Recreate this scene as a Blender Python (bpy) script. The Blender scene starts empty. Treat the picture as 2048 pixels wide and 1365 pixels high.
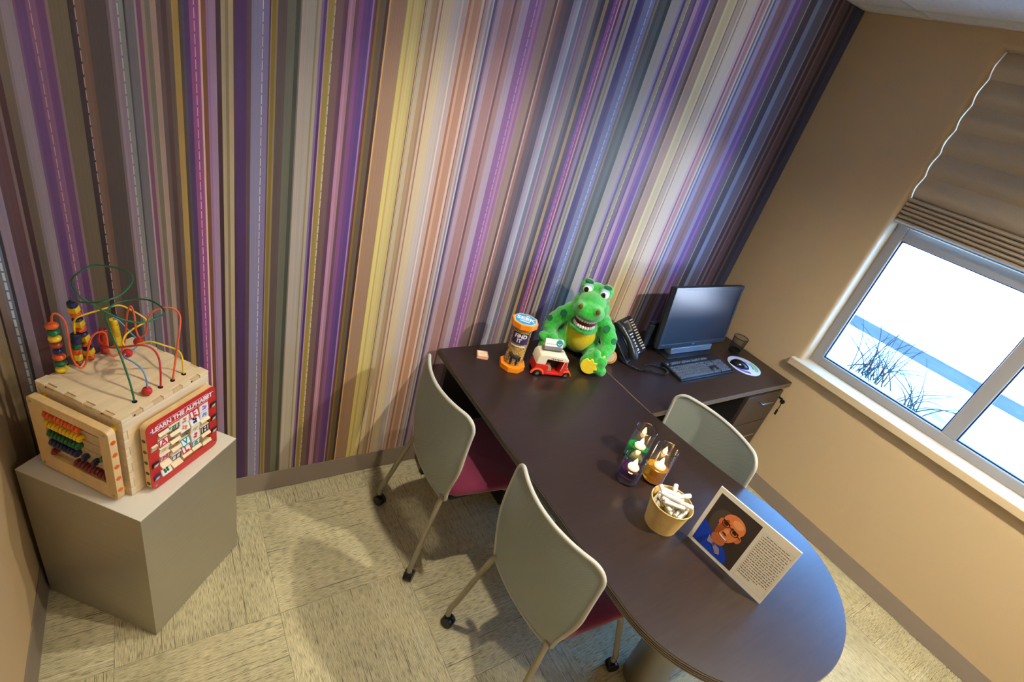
import bpy, bmesh, math, random
from mathutils import Vector, Matrix, Euler

S = bpy.context.scene
COL = S.collection
PI = math.pi
R = math.radians

# ------------------------------------------------------------------ camera
CAM = (-3.07817, -1.80818, 2.03916)
ROT = ((0.829256, -0.496846, 0.255888), (-0.071964, -0.548987, -0.832727), (0.554217, 0.672129, -0.491006))  # rows: right, down, forward
cam_d = bpy.data.cameras.new('camera')
cam_d.sensor_fit = 'HORIZONTAL'
cam_d.sensor_width = 36.0
cam_d.lens = 18.2859
cam_d.clip_start = 0.02
cam = bpy.data.objects.new('camera', cam_d)
COL.objects.link(cam)
_r, _d, _f = [Vector(v) for v in ROT]
_m = Matrix((( _r.x, -_d.x, -_f.x), (_r.y, -_d.y, -_f.y), (_r.z, -_d.z, -_f.z)))
cam.matrix_world = Matrix.Translation(CAM) @ _m.to_4x4()
S.camera = cam

# ------------------------------------------------------------------ world, exposure
W = bpy.data.worlds.new('overcast_sky')
S.world = W
W.use_nodes = True
bg = W.node_tree.nodes['Background']
bg.inputs['Color'].default_value = (0.14, 0.42, 1.0, 1)
bg.inputs['Strength'].default_value = 18.0
# low winter sun behind the building: it lights the open snow beyond the house's own shadow
sun_d = bpy.data.lights.new('winter_sun', 'SUN')
sun_d.energy = 400.0
sun_d.color = (1.0, 0.96, 0.95)
sun_d.angle = R(0.6)
sun = bpy.data.objects.new('winter_sun', sun_d)
COL.objects.link(sun)
sun.location = (-20, -6, 12)
sun.rotation_euler = Vector((0.89, 0.02, -0.45)).to_track_quat('-Z', 'Y').to_euler()
S.view_settings.view_transform = 'Standard'
S.view_settings.look = 'None'
S.view_settings.gamma = 1.0
S.view_settings.use_curve_mapping = False
S.view_settings.exposure = 0.12

WARM = (1.0, 0.94, 0.77)
DOWNLIGHTS = [(-2.12, -0.75, 100.0, 112), (-1.10, -2.00, 270.0, 146), (-1.90, -2.60, 90.0, 140)]   # x, y, watts, cone: recessed ceiling downlights

# ------------------------------------------------------------------ helpers
def lin1(c):
    c = c / 255.0
    return c / 12.92 if c <= 0.04045 else ((c + 0.055) / 1.055) ** 2.4
def rgb(r, g, b):
    return (lin1(r), lin1(g), lin1(b), 1.0)

MATS = {}
def mat(name, col, rough=0.5, metal=0.0, spec=0.5, trans=0.0, ior=1.45, emit=None, estr=0.0, sheen=0.0, coat=0.0, noise=None, bump=None, alpha=1.0):
    """noise=(scale xyz, amount): darker/lighter grain; bump=(scale, strength, distance)"""
    if name in MATS: return MATS[name]
    m = bpy.data.materials.new(name); m.use_nodes = True
    nt = m.node_tree; b = nt.nodes['Principled BSDF']
    if len(col) == 3: col = (*col, 1)
    b.inputs['Base Color'].default_value = col
    b.inputs['Roughness'].default_value = rough
    b.inputs['Metallic'].default_value = metal
    b.inputs['Specular IOR Level'].default_value = spec
    b.inputs['IOR'].default_value = ior
    b.inputs['Transmission Weight'].default_value = trans
    b.inputs['Sheen Weight'].default_value = sheen
    b.inputs['Coat Weight'].default_value = coat
    b.inputs['Alpha'].default_value = alpha
    if emit:
        b.inputs['Emission Color'].default_value = (*emit[:3], 1); b.inputs['Emission Strength'].default_value = estr
    if noise or bump:
        tc = nt.nodes.new('ShaderNodeTexCoord')
    if noise:
        sc, amt = noise
        mp = nt.nodes.new('ShaderNodeMapping'); mp.inputs['Scale'].default_value = sc
        nz = nt.nodes.new('ShaderNodeTexNoise'); nz.inputs['Scale'].default_value = 1.0; nz.inputs['Detail'].default_value = 4.0
        nt.links.new(tc.outputs['Object'], mp.inputs['Vector']); nt.links.new(mp.outputs[0], nz.inputs['Vector'])
        mr = nt.nodes.new('ShaderNodeMapRange'); mr.inputs['From Min'].default_value = 0.3; mr.inputs['From Max'].default_value = 0.7
        mr.inputs['To Min'].default_value = 1 - amt; mr.inputs['To Max'].default_value = 1 + amt
        nt.links.new(nz.outputs['Fac'], mr.inputs['Value'])
        mx = nt.nodes.new('ShaderNodeVectorMath'); mx.operation = 'SCALE'; mx.inputs[0].default_value = col[:3]
        nt.links.new(mr.outputs[0], mx.inputs['Scale']); nt.links.new(mx.outputs[0], b.inputs['Base Color'])
    if bump:
        sc, st, dist = bump
        nz2 = nt.nodes.new('ShaderNodeTexNoise'); nz2.inputs['Scale'].default_value = sc; nz2.inputs['Detail'].default_value = 3.0
        nt.links.new(tc.outputs['Object'], nz2.inputs['Vector'])
        bp = nt.nodes.new('ShaderNodeBump'); bp.inputs['Strength'].default_value = st; bp.inputs['Distance'].default_value = dist
        nt.links.new(nz2.outputs['Fac'], bp.inputs['Height']); nt.links.new(bp.outputs[0], b.inputs['Normal'])
    MATS[name] = m
    return m

class MB:
    def __init__(s): s.v = []; s.f = []; s.mi = []
    def add(s, vs, fs, mi=0, M=None):
        o = len(s.v)
        if M is not None: vs = [tuple(M @ Vector(p)) for p in vs]
        s.v += [tuple(p) for p in vs]
        s.f += [tuple(i + o for i in f) for f in fs]
        s.mi += [mi] * len(fs)
        return s
    def box(s, x0, x1, y0, y1, z0, z1, mi=0, M=None):
        vs = [(x0,y0,z0),(x1,y0,z0),(x1,y1,z0),(x0,y1,z0),(x0,y0,z1),(x1,y0,z1),(x1,y1,z1),(x0,y1,z1)]
        fs = [(3,2,1,0),(4,5,6,7),(0,1,5,4),(1,2,6,5),(2,3,7,6),(3,0,4,7)]
        return s.add(vs, fs, mi, M)
    def cbox(s, c, sz, mi=0, M=None):
        return s.box(c[0]-sz[0]/2, c[0]+sz[0]/2, c[1]-sz[1]/2, c[1]+sz[1]/2, c[2]-sz[2]/2, c[2]+sz[2]/2, mi, M)
    def prism(s, pts, z0, z1, mi=0, M=None, mi_side=None):
        n = len(pts)
        vs = [(x,y,z0) for x,y in pts] + [(x,y,z1) for x,y in pts]
        s.add(vs, [tuple(range(n-1,-1,-1)), tuple(range(n,2*n))], mi, M)
        o = len(s.v) - 2*n
        for i in range(n):
            j = (i+1) % n
            s.f.append((o+i, o+j, o+n+j, o+n+i)); s.mi.append(mi if mi_side is None else mi_side)
        return s
    def lathe(s, prof, n=32, c=(0,0,0), mi=0, M=None, cap0=True, cap1=True):
        vs = []; fs = []
        for (r, z) in prof:
            for i in range(n):
                a = 2*PI*i/n; vs.append((c[0]+r*math.cos(a), c[1]+r*math.sin(a), c[2]+z))
        for k in range(len(prof)-1):
            for i in range(n):
                j = (i+1) % n
                fs.append((k*n+i, k*n+j, (k+1)*n+j, (k+1)*n+i))
        if cap0: fs.append(tuple(range(n-1,-1,-1)))
        if cap1: fs.append(tuple(range((len(prof)-1)*n, len(prof)*n)))
        return s.add(vs, fs, mi, M)
    def cyl(s, p0, p1, r, n=16, mi=0, r1=None):
        p0 = Vector(p0); p1 = Vector(p1); d = p1 - p0
        M = Matrix.Translation(p0) @ d.to_track_quat('Z','Y').to_matrix().to_4x4()
        return s.lathe([(r,0),(r if r1 is None else r1, d.length)], n, mi=mi, M=M)
    def sphere(s, c, r, nu=20, nv=12, mi=0, M=None):
        if not hasattr(r, '__len__'): r = (r,r,r)
        vs = [(c[0],c[1],c[2]-r[2])]; fs = []
        for k in range(1, nv):
            t = PI*k/nv - PI/2
            for i in range(nu):
                a = 2*PI*i/nu; vs.append((c[0]+r[0]*math.cos(t)*math.cos(a), c[1]+r[1]*math.cos(t)*math.sin(a), c[2]+r[2]*math.sin(t)))
        vs.append((c[0],c[1],c[2]+r[2]))
        for i in range(nu):
            j = (i+1) % nu; fs.append((0, 1+j, 1+i))
            for k in range(nv-2):
                fs.append((1+k*nu+i, 1+k*nu+j, 1+(k+1)*nu+j, 1+(k+1)*nu+i))
            fs.append((len(vs)-1, 1+(nv-2)*nu+i, 1+(nv-2)*nu+j))
        return s.add(vs, fs, mi, M)
    def tube(s, pts, r, n=10, closed=False, mi=0, M=None):
        P = [Vector(p) for p in pts]; m = len(P)
        rs = r if hasattr(r, '__len__') else [r]*m
        T = []
        for i in range(m):
            a = P[(i-1) % m] if (closed or i > 0) else P[i]; b = P[(i+1) % m] if (closed or i < m-1) else P[i]
            T.append((b-a).normalized())
        up = Vector((0,0,1)) if abs(T[0].z) < 0.9 else Vector((1,0,0))
        N = T[0].cross(up).normalized(); Ns = [N]
        for i in range(1, m):
            N = (N - T[i]*N.dot(T[i]))
            N = N.normalized() if N.length > 1e-6 else T[i].orthogonal().normalized()
            Ns.append(N)
        vs = []; fs = []
        for i in range(m):
            B = T[i].cross(Ns[i])
            for k in range(n):
                a = 2*PI*k/n; vs.append(P[i] + (Ns[i]*math.cos(a) + B*math.sin(a))*rs[i])
        for i in range(m if closed else m-1):
            i2 = (i+1) % m
            for k in range(n):
                k2 = (k+1) % n; fs.append((i*n+k, i*n+k2, i2*n+k2, i2*n+k))
        if not closed:
            fs.append(tuple(range(n-1,-1,-1))); fs.append(tuple(range((m-1)*n, m*n)))
        return s.add(vs, fs, mi, M)
    def text(s, body, size, depth, M, mi=0, align='CENTER', bold=0.0, spacing=1.0):
        cu = bpy.data.curves.new('t', 'FONT'); cu.body = body; cu.size = size; cu.extrude = depth/2; cu.align_x = align; cu.align_y = 'CENTER'
        cu.offset = bold; cu.space_character = spacing; cu.resolution_u = 3
        o = bpy.data.objects.new('t', cu); COL.objects.link(o)
        dg = bpy.context.evaluated_depsgraph_get(); me = bpy.data.meshes.new_from_object(o.evaluated_get(dg))
        s.add([tuple(v.co) for v in me.vertices], [tuple(p.vertices) for p in me.polygons], mi, M)
        bpy.data.objects.remove(o); bpy.data.curves.remove(cu); bpy.data.meshes.remove(me)
        return s

def spline(pts, k=6, closed=False):
    P = [Vector(p) for p in pts]; n = len(P); out = []
    rng = n if closed else n-1
    for i in range(rng):
        g = lambda j: P[j % n] if closed else P[min(max(j,0),n-1)]
        a,b,c,d = g(i-1),g(i),g(i+1),g(i+2)
        for q in range(k):
            t = q/k
            out.append(0.5*((2*b)+(c-a)*t+(2*a-5*b+4*c-d)*t*t+(3*b-a-3*c+d)*t**3))
    if not closed: out.append(P[-1])
    return out

def obj(name, mb, mats, parent=None, smooth=40, bevel=None, seg=2, loc=None, rot=None, fixn=True):
    me = bpy.data.meshes.new(name)
    me.from_pydata(mb.v, [], mb.f)
    if not isinstance(mats, (list, tuple)): mats = [mats]
    for m in mats: me.materials.append(m)
    if len(mats) > 1: me.polygons.foreach_set('material_index', mb.mi)
    if fixn:
        bm = bmesh.new(); bm.from_mesh(me); bmesh.ops.recalc_face_normals(bm, faces=bm.faces); bm.to_mesh(me); bm.free()
    if smooth:
        me.polygons.foreach_set('use_smooth', [True]*len(me.polygons)); me.set_sharp_from_angle(angle=R(smooth))
    me.update()
    o = bpy.data.objects.new(name, me); COL.objects.link(o)
    if parent: o.parent = parent
    if loc: o.location = loc
    if rot: o.rotation_euler = rot
    if bevel:
        md = o.modifiers.new('bevel', 'BEVEL'); md.width = bevel; md.segments = seg; md.limit_method = 'ANGLE'; md.angle_limit = R(40)
    return o

def tag(o, label, cat, group=None):
    o['label'] = label; o['category'] = cat
    if group: o['group'] = group
    return o
def struct(o):
    o['kind'] = 'structure'; return o
def thing(name, label, cat, loc=(0,0,0), rotz=0.0, group=None):
    o = bpy.data.objects.new(name, None); COL.objects.link(o); o.empty_display_size = 0.05
    o.location = loc; o.rotation_euler = (0,0,rotz)
    return tag(o, label, cat, group)
def copy_tree(o, parent=None):
    c = o.copy(); COL.objects.link(c); c.parent = parent
    for ch in list(o.children): copy_tree(ch, c)
    return c
def T(x, y, z): return Matrix.Translation((x, y, z))
def RX(a): return Matrix.Rotation(R(a), 4, 'X')
def RY(a): return Matrix.Rotation(R(a), 4, 'Y')
def RZ(a): return Matrix.Rotation(R(a), 4, 'Z')

# ------------------------------------------------------------------ room dimensions
XL, XR, YB, YF, HC = -3.49, 0.0, 0.0, -3.60, 2.60       # left wall, window wall, striped wall, wall behind the camera, ceiling
DT = 0.746                                              # desk top height
WY0, WY1, WZ0, WZ1 = -0.665, -2.16, 0.875, 2.53         # window opening

# ------------------------------------------------------------------ materials of the setting
M_paint = mat('taupe_wall_paint', rgb(194,168,130), 0.6, bump=(350, 0.05, 0.001))
M_base = mat('taupe_vinyl_baseboard', rgb(128,114,100), 0.45)
M_ceil = mat('white_ceiling_tile', rgb(236,234,228), 0.9, noise=((60,60,60), 0.06), bump=(140, 0.25, 0.002))
M_grid = mat('white_ceiling_grid', rgb(226,224,218), 0.5)
M_white = mat('white_paint', rgb(232,232,230), 0.45)
M_frame = mat('grey_window_frame', rgb(150,146,146), 0.4)
M_gasket = mat('dark_gasket', rgb(24,44,84), 0.4)
M_sill = mat('tan_painted_sill', rgb(206,182,146), 0.4)

# --- carpet
def carpet_mat():
    m = bpy.data.materials.new('carpet_tile'); m.use_nodes = True; nt = m.node_tree; b = nt.nodes['Principled BSDF']; L = nt.links.new
    b.inputs['Roughness'].default_value = 0.95; b.inputs['Specular IOR Level'].default_value = 0.1
    tc = nt.nodes.new('ShaderNodeTexCoord'); oi = nt.nodes.new('ShaderNodeObjectInfo')
    off = nt.nodes.new('ShaderNodeVectorMath'); off.operation = 'SCALE'; off.inputs[0].default_value = (7.3, 3.1, 0)
    L(oi.outputs['Random'], off.inputs['Scale'])
    ad = nt.nodes.new('ShaderNodeVectorMath'); ad.operation = 'ADD'; L(tc.outputs['Object'], ad.inputs[0]); L(off.outputs[0], ad.inputs[1])
    def nz(scale, det, lo, hi, ramp):
        mp = nt.nodes.new('ShaderNodeMapping'); mp.inputs['Scale'].default_value = scale; L(ad.outputs[0], mp.inputs['Vector'])
        n = nt.nodes.new('ShaderNodeTexNoise'); n.inputs['Scale'].default_value = 1; n.inputs['Detail'].default_value = det; L(mp.outputs[0], n.inputs['Vector'])
        mr = nt.nodes.new('ShaderNodeMapRange'); mr.inputs['From Min'].default_value = lo; mr.inputs['From Max'].default_value = hi
        mr.inputs['To Min'].default_value = ramp[0]; mr.inputs['To Max'].default_value = ramp[1]; L(n.outputs['Fac'], mr.inputs['Value'])
        return mr.outputs[0]
    fine = nz((30, 800, 1), 3, 0.47, 0.66, (0, 0.85))        # dark yarn flecks, elongated
    line = nz((3.0, 300, 1), 1, 0.66, 0.70, (0, 0.8))       # long darker lines
    lite = nz((1.5, 170, 1), 1, 0.66, 0.72, (0, 0.7))       # long pale lines
    blot = nz((4, 4, 1), 2, 0.3, 0.7, (0.86, 1.1))
    def mix(f, a, c):
        mx = nt.nodes.new('ShaderNodeMix'); mx.data_type = 'RGBA'; L(f, mx.inputs['Factor'])
        for k, v in ((6, a), (7, c)):
            if isinstance(v, tuple): mx.inputs[k].default_value = v
            else: L(v, mx.inputs[k])
        return mx.outputs[2]
    c = mix(fine, rgb(202,190,152), rgb(92,84,64))
    c = mix(line, c, rgb(70,58,54)); c = mix(lite, c, rgb(214,208,192))
    sc = nt.nodes.new('ShaderNodeVectorMath'); sc.operation = 'SCALE'; L(c, sc.inputs[0]); L(blot, sc.inputs['Scale'])
    L(sc.outputs[0], b.inputs['Base Color'])
    bp = nt.nodes.new('ShaderNodeBump'); bp.inputs['Strength'].default_value = 0.5; bp.inputs['Distance'].default_value = 0.003; bp.invert = True
    L(fine, bp.inputs['Height']); L(bp.outputs[0], b.inputs['Normal'])
    return m
M_carpet = carpet_mat()

# ------------------------------------------------------------------ floor with carpet tiles
floor = struct(obj('floor', MB().box(XL-0.1, XR+0.2, YF-0.1, YB+0.1, -0.12, -0.006), mat('concrete_slab', rgb(120,116,108), 0.8)))
TS = 0.5
tile_me = None
ix0 = -2.79 - 2*TS; n = 0
for i in range(8):
    for j in range(8):
        x0 = ix0 + i*TS; y0 = 0.38 - (j+1)*TS
        xa, xb = max(x0, XL), min(x0+TS, XR); ya, yb = max(y0, YF), min(y0+TS, YB)
        if xb-xa < 0.02 or yb-ya < 0.02: continue
        cx, cy = (xa+xb)/2, (ya+yb)/2
        turn = (i+j+1) % 2
        full = abs(xb-xa-TS) < 1e-6 and abs(yb-ya-TS) < 1e-6
        if full and tile_me:
            o = bpy.data.objects.new('carpet_tile', tile_me); COL.objects.link(o); o.parent = floor
        else:
            hx, hy = (xb-xa)/2 - 0.0006, (yb-ya)/2 - 0.0006
            if turn: hx, hy = hy, hx
            o = obj('carpet_tile', MB().box(-hx, hx, -hy, hy, -0.006, 0.0), M_carpet, floor, smooth=0)
            if full: tile_me = o.data
        o.location = (cx, cy, 0); o.rotation_euler = (0, 0, PI/2 if turn else 0)

# ------------------------------------------------------------------ ceiling with tiles
ceiling = struct(obj('ceiling', MB().box(XL-0.1, XR+0.2, YF-0.1, YB+0.1, HC+0.02, HC+0.12), M_white))
gx = [XR-0.15-0.61*k for k in range(6)]; gy = [-0.315-0.61*k for k in range(6)]
def gridbar(*a): obj('ceiling_grid_bar', MB().box(*a), M_grid, ceiling, smooth=0)
for x in gx:
    if x > XL: gridbar(x-0.012, x+0.012, YF, YB, HC-0.004, HC+0.004)
for y in gy:
    if y > YF: gridbar(XL, XR, y-0.012, y+0.012, HC-0.004, HC+0.004)
gridbar(XL, XR, YB-0.022, YB, HC-0.003, HC+0.004); gridbar(XR-0.022, XR, YF, YB, HC-0.003, HC+0.004)
bx = [XR]+gx+[XL]; by = [YB]+gy+[YF]
for a in range(len(bx)-1):
    for b_ in range(len(by)-1):
        x1, x0 = bx[a], max(bx[a+1], XL); y1, y0 = by[b_], max(by[b_+1], YF)
        if x1-x0 < 0.03 or y1-y0 < 0.03: continue
        obj('ceiling_tile', MB().box(x0+0.006, x1-0.006, y0+0.006, y1-0.006, HC, HC+0.016), M_ceil, ceiling, smooth=0)

# ------------------------------------------------------------------ striped wall (printed wallpaper)
# stripe list: (left edge x in metres, colour of the print, 'd' = stitched dash line)
STRIPES = []
def strip_mat():
    m = bpy.data.materials.new('striped_wallpaper'); m.use_nodes = True; nt = m.node_tree; b = nt.nodes['Principled BSDF']; L = nt.links.new
    b.inputs['Roughness'].default_value = 0.55; b.inputs['Specular IOR Level'].default_value = 0.25
    ca = nt.nodes.new('ShaderNodeAttribute'); ca.attribute_name = 'print'
    cg = nt.nodes.new('ShaderNodeAttribute'); cg.attribute_name = 'gap'
    da = nt.nodes.new('ShaderNodeAttribute'); da.attribute_name = 'dash'
    tc = nt.nodes.new('ShaderNodeTexCoord'); sp = nt.nodes.new('ShaderNodeSeparateXYZ'); L(tc.outputs['Object'], sp.inputs[0])
    def math_(op, a, b2=None):
        n = nt.nodes.new('ShaderNodeMath'); n.operation = op
        for k, v in ((0, a), (1, b2)):
            if v is None: continue
            if isinstance(v, (int, float)): n.inputs[k].default_value = v
            else: L(v, n.inputs[k])
        return n.outputs[0]
    ph = math_('FRACT', math_('MULTIPLY', sp.outputs['Z'], 1/0.031))
    isgap = math_('MULTIPLY', math_('GREATER_THAN', ph, 0.82), da.outputs['Fac'])
    mx = nt.nodes.new('ShaderNodeMix'); mx.data_type = 'RGBA'; L(isgap, mx.inputs['Factor']); L(ca.outputs['Color'], mx.inputs[6]); L(cg.outputs['Color'], mx.inputs[7])
    # fine pin-stripes along x and a faint weave
    mp = nt.nodes.new('ShaderNodeMapping'); mp.inputs['Scale'].default_value = (330, 0, 1.2); L(tc.outputs['Object'], mp.inputs['Vector'])
    nz = nt.nodes.new('ShaderNodeTexNoise'); nz.inputs['Scale'].default_value = 1; nz.inputs['Detail'].default_value = 2; L(mp.outputs[0], nz.inputs['Vector'])
    mp2 = nt.nodes.new('ShaderNodeMapping'); mp2.inputs['Scale'].default_value = (300, 1, 900); L(tc.outputs['Object'], mp2.inputs['Vector'])
    nz2 = nt.nodes.new('ShaderNodeTexNoise'); nz2.inputs['Scale'].default_value = 1; nz2.inputs['Detail'].default_value = 1; L(mp2.outputs[0], nz2.inputs['Vector'])
    f = math_('ADD', math_('MULTIPLY', nz.outputs['Fac'], 0.5), math_('MULTIPLY', nz2.outputs['Fac'], 0.36))
    f = math_('ADD', f, 0.57)
    sc = nt.nodes.new('ShaderNodeVectorMath'); sc.operation = 'SCALE'; L(mx.outputs[2], sc.inputs[0]); L(f, sc.inputs['Scale'])
    L(sc.outputs[0], b.inputs['Base Color'])
    return m
_S = """-34900,188,170,136,0 -34720,82,70,67,0 -34670,158,136,121,0 -34510,133,140,152,0 -34460,233,233,234,1 -34400,133,140,152,0 -34340,75,70,76,0 -34270,165,146,158,0 -34060,106,79,82,0 -33910,106,74,75,0 -33780,134,114,113,0 -33710,75,51,52,0 -33590,114,99,83,0 -33410,141,127,124,0 -33350,160,144,148,0 -33130,126,93,120,0 -33080,107,73,115,0 -32900,137,98,120,0 -32850,137,98,120,0 -32840,210,164,171,1 -32820,139,101,125,0 -32810,139,100,125,0 -32710,112,72,111,0 -32550,141,117,117,0 -32490,111,97,76,0 -32130,59,47,51,0 -32020,59,47,51,0 -32010,190,156,144,1 -31990,118,94,78,0 -31980,118,93,78,0 -31870,112,85,69,0 -31800,82,71,66,0 -31380,120,104,107,0 -31320,159,138,144,0 -31250,145,127,136,0 -31180,145,127,135,0 -31170,193,182,182,1 -31140,139,140,132,0 -31130,139,140,132,0 -31040,76,76,77,0 -31000,118,112,113,0 -30810,183,156,154,0 -30770,127,82,107,0 -30670,159,139,122,0 -30590,120,113,96,0 -30480,175,148,129,0 -30350,104,88,83,0 -30250,81,60,57,0 -30130,103,87,77,0 -30020,172,140,79,0 -29870,80,69,54,0 -29800,89,79,91,0 -29750,84,61,98,0 -29630,152,85,130,0 -29540,152,85,130,0 -29530,234,196,213,1 -29510,151,85,130,0 -29500,151,85,130,0 -29410,234,187,175,0 -29400,234,200,181,0 -29360,121,79,50,0 -29250,158,119,159,0 -29180,167,138,160,0 -29020,71,46,51,0 -28900,177,161,124,0 -28800,143,127,95,0 -28720,184,166,129,0 -28600,82,53,58,0 -28550,77,51,91,0 -28270,96,72,73,0 -28150,137,132,157,0 -27880,134,130,154,0 -27870,223,216,210,1 -27850,130,118,151,0 -27840,130,118,151,0 -27700,92,65,81,0 -27660,152,137,108,0 -27630,128,108,37,0 -27530,144,125,98,0 -27480,91,77,74,0 -27240,104,103,86,0 -27010,69,72,61,0 -26890,125,114,99,0 -26850,178,163,150,0 -26710,172,162,146,0 -26470,144,129,105,0 -26420,174,162,136,0 -26330,131,106,142,0 -26260,74,51,102,0 -26180,190,151,145,0 -26140,151,131,64,0 -26010,158,140,92,0 -25980,158,140,92,0 -25970,212,201,173,1 -25940,116,90,86,0 -25930,116,90,86,0 -25710,94,65,86,0 -25580,176,127,148,0 -25510,192,144,166,0 -25480,166,124,142,0 -25380,107,77,85,0 -25280,128,82,125,0 -25140,106,68,119,0 -25020,89,64,120,0 -24880,162,129,172,0 -24830,106,70,104,0 -24790,96,60,44,0 -24740,130,101,48,0 -24660,99,85,66,0 -24480,70,44,48,0 -24380,215,173,103,0 -24330,158,125,99,0 -23820,213,196,116,0 -23670,195,161,107,0 -23610,208,190,125,0 -23460,202,185,117,0 -23350,192,166,120,0 -23260,102,75,58,0 -23230,195,169,126,0 -23220,209,189,107,0 -23210,192,166,120,0 -23200,104,77,58,0 -23190,189,173,145,0 -23030,174,144,108,0 -22880,153,127,102,0 -22800,204,177,154,0 -22710,152,111,86,0 -22660,206,186,148,0 -22370,203,181,158,0 -22290,193,181,172,0 -22110,185,169,160,0 -22030,218,200,188,0 -21970,188,165,157,0 -21790,159,106,79,0 -21700,196,163,138,0 -21600,177,134,111,0 -21330,212,183,166,0 -21230,117,88,79,0 -21190,170,141,138,0 -21080,196,172,160,0 -21000,145,136,141,0 -20930,185,185,196,0 -20870,86,71,92,0 -20780,145,113,141,0 -20720,172,152,162,0 -20540,161,123,120,0 -20190,172,143,140,0 -20130,112,78,80,0 -20040,159,126,123,0 -19840,172,152,166,0 -19540,135,95,140,0 -19290,135,95,140,0 -19280,188,152,187,1 -19240,145,100,145,0 -19230,145,100,145,0 -19150,172,128,156,0 -19060,145,100,136,0 -18940,159,128,139,0 -18870,148,123,113,0 -18540,94,73,71,0 -18430,205,174,161,0 -18370,145,108,97,0 -18230,101,84,87,0 -17980,83,73,83,0 -17760,146,135,148,0 -17640,162,154,164,0 -17490,179,179,185,0 -17410,113,113,127,0 -17210,174,137,157,0 -17150,128,100,121,0 -17060,137,122,126,0 -16880,161,144,132,0 -16690,100,95,102,0 -16540,73,71,83,0 -16380,162,135,97,0 -16220,77,65,90,0 -15980,138,82,135,0 -15870,138,82,135,0 -15860,195,154,184,1 -15830,129,76,124,0 -15810,129,76,124,0 -15720,203,164,164,0 -15660,95,65,71,0 -15550,147,122,151,0 -15350,73,60,74,0 -15220,157,148,133,0 -15100,129,118,105,0 -15020,170,159,139,0 -14890,70,60,105,0 -14620,93,75,101,0 -14510,121,123,153,0 -14220,122,123,153,0 -14210,180,184,194,1 -14160,132,129,157,0 -14150,132,129,157,0 -14100,128,127,162,0 -13990,104,96,88,0 -13900,142,128,105,0 -13810,83,85,86,0 -13630,99,100,93,0 -13390,75,80,78,0 -13330,67,73,71,0 -13180,174,163,147,0 -12880,179,164,153,0 -12660,156,142,163,0 -12540,90,72,120,0 -12410,167,152,120,0 -12220,168,152,120,0 -12210,214,199,169,1 -12170,119,103,117,0 -12150,119,103,117,0 -11940,99,76,112,0 -11840,190,153,168,0 -11620,140,104,147,0 -11450,113,81,135,0 -11160,183,151,182,0 -11060,130,111,102,0 -10790,97,76,74,0 -10630,206,172,130,0 -10540,180,149,127,0 -10080,234,215,150,0 -9940,221,196,147,0 -9600,234,213,165,0 -9490,150,121,103,0 -9420,203,174,143,0 -9070,234,213,178,0 -8960,163,134,114,0 -8890,231,208,179,0 -8410,231,211,186,0 -8190,224,191,184,0 -8010,147,103,114,0 -7900,222,177,168,0 -7780,191,145,144,0 -7590,229,197,193,0 -7580,228,182,169,0 -7570,172,149,135,0 -7520,234,208,190,0 -7400,128,122,127,0 -7290,216,204,202,0 -7170,113,112,138,0 -7040,177,164,189,0 -6750,146,119,125,0 -6430,134,103,107,0 -6240,142,120,126,0 -6000,161,150,185,0 -5710,122,95,150,0 -5430,154,114,173,0 -5260,118,94,138,0 -5100,111,100,113,0 -4720,175,164,164,0 -4640,81,78,88,0 -4130,133,145,176,0 -3780,103,101,120,0 -3120,136,131,151,0 -2990,72,62,70,0 -2680,115,105,111,0 -2500,74,52,61,0 -2220,121,99,106,0 -2080,91,75,86,0 -1570,56,49,59,0 -1290,95,89,101,0 -1100,54,54,77,0 -620,65,70,100,0"""
for _q in _S.split():
    _x, _r0, _g0, _b0, _d0 = [int(v) for v in _q.split(',')]
    STRIPES.append((_x/10000, rgb(_r0, _g0, _b0), _d0))   # x in 0.1 mm, print colour, stitched or not

xs = [s[0] for s in STRIPES] + [XR]
vs = []; fs = []; cols = []; gaps = []; dash = []
for i, (x, c, d) in enumerate(STRIPES):
    x1 = xs[i+1]
    o = len(vs); vs += [(x,0,0),(x1,0,0),(x1,0,HC),(x,0,HC)]; fs.append((o,o+1,o+2,o+3))
    cols.append(c); gaps.append(STRIPES[i-1][1] if d else c); dash.append(1.0 if d else 0.0)
o = len(vs)
vs += [(XL,0.1,0),(XR,0.1,0),(XR,0.1,HC),(XL,0.1,HC)]; fs.append((o+3,o+2,o+1,o)); cols.append((0.3,0.3,0.3)); gaps.append((0.3,0.3,0.3)); dash.append(0.0)
me = bpy.data.meshes.new('wall_back'); me.from_pydata(vs, [], fs)
for nm, data in (('print', cols), ('gap', gaps)):
    a = me.attributes.new(nm, 'FLOAT_COLOR', 'FACE'); a.data.foreach_set('color', [q for c in data for q in (*c[:3], 1.0)])
a = me.attributes.new('dash', 'FLOAT', 'FACE'); a.data.foreach_set('value', dash)
me.materials.append(strip_mat()); me.update()
wall_back = bpy.data.objects.new('wall_back', me); COL.objects.link(wall_back); struct(wall_back)

# ------------------------------------------------------------------ other walls
struct(obj('wall_left', MB().box(XL-0.1, XL, YF-0.1, YB+0.1, -0.12, HC+0.12), M_paint, smooth=0))
struct(obj('wall_front', MB().box(XL-0.1, XR+0.2, YF-0.1, YF, -0.12, HC+0.12), M_paint, smooth=0))
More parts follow.
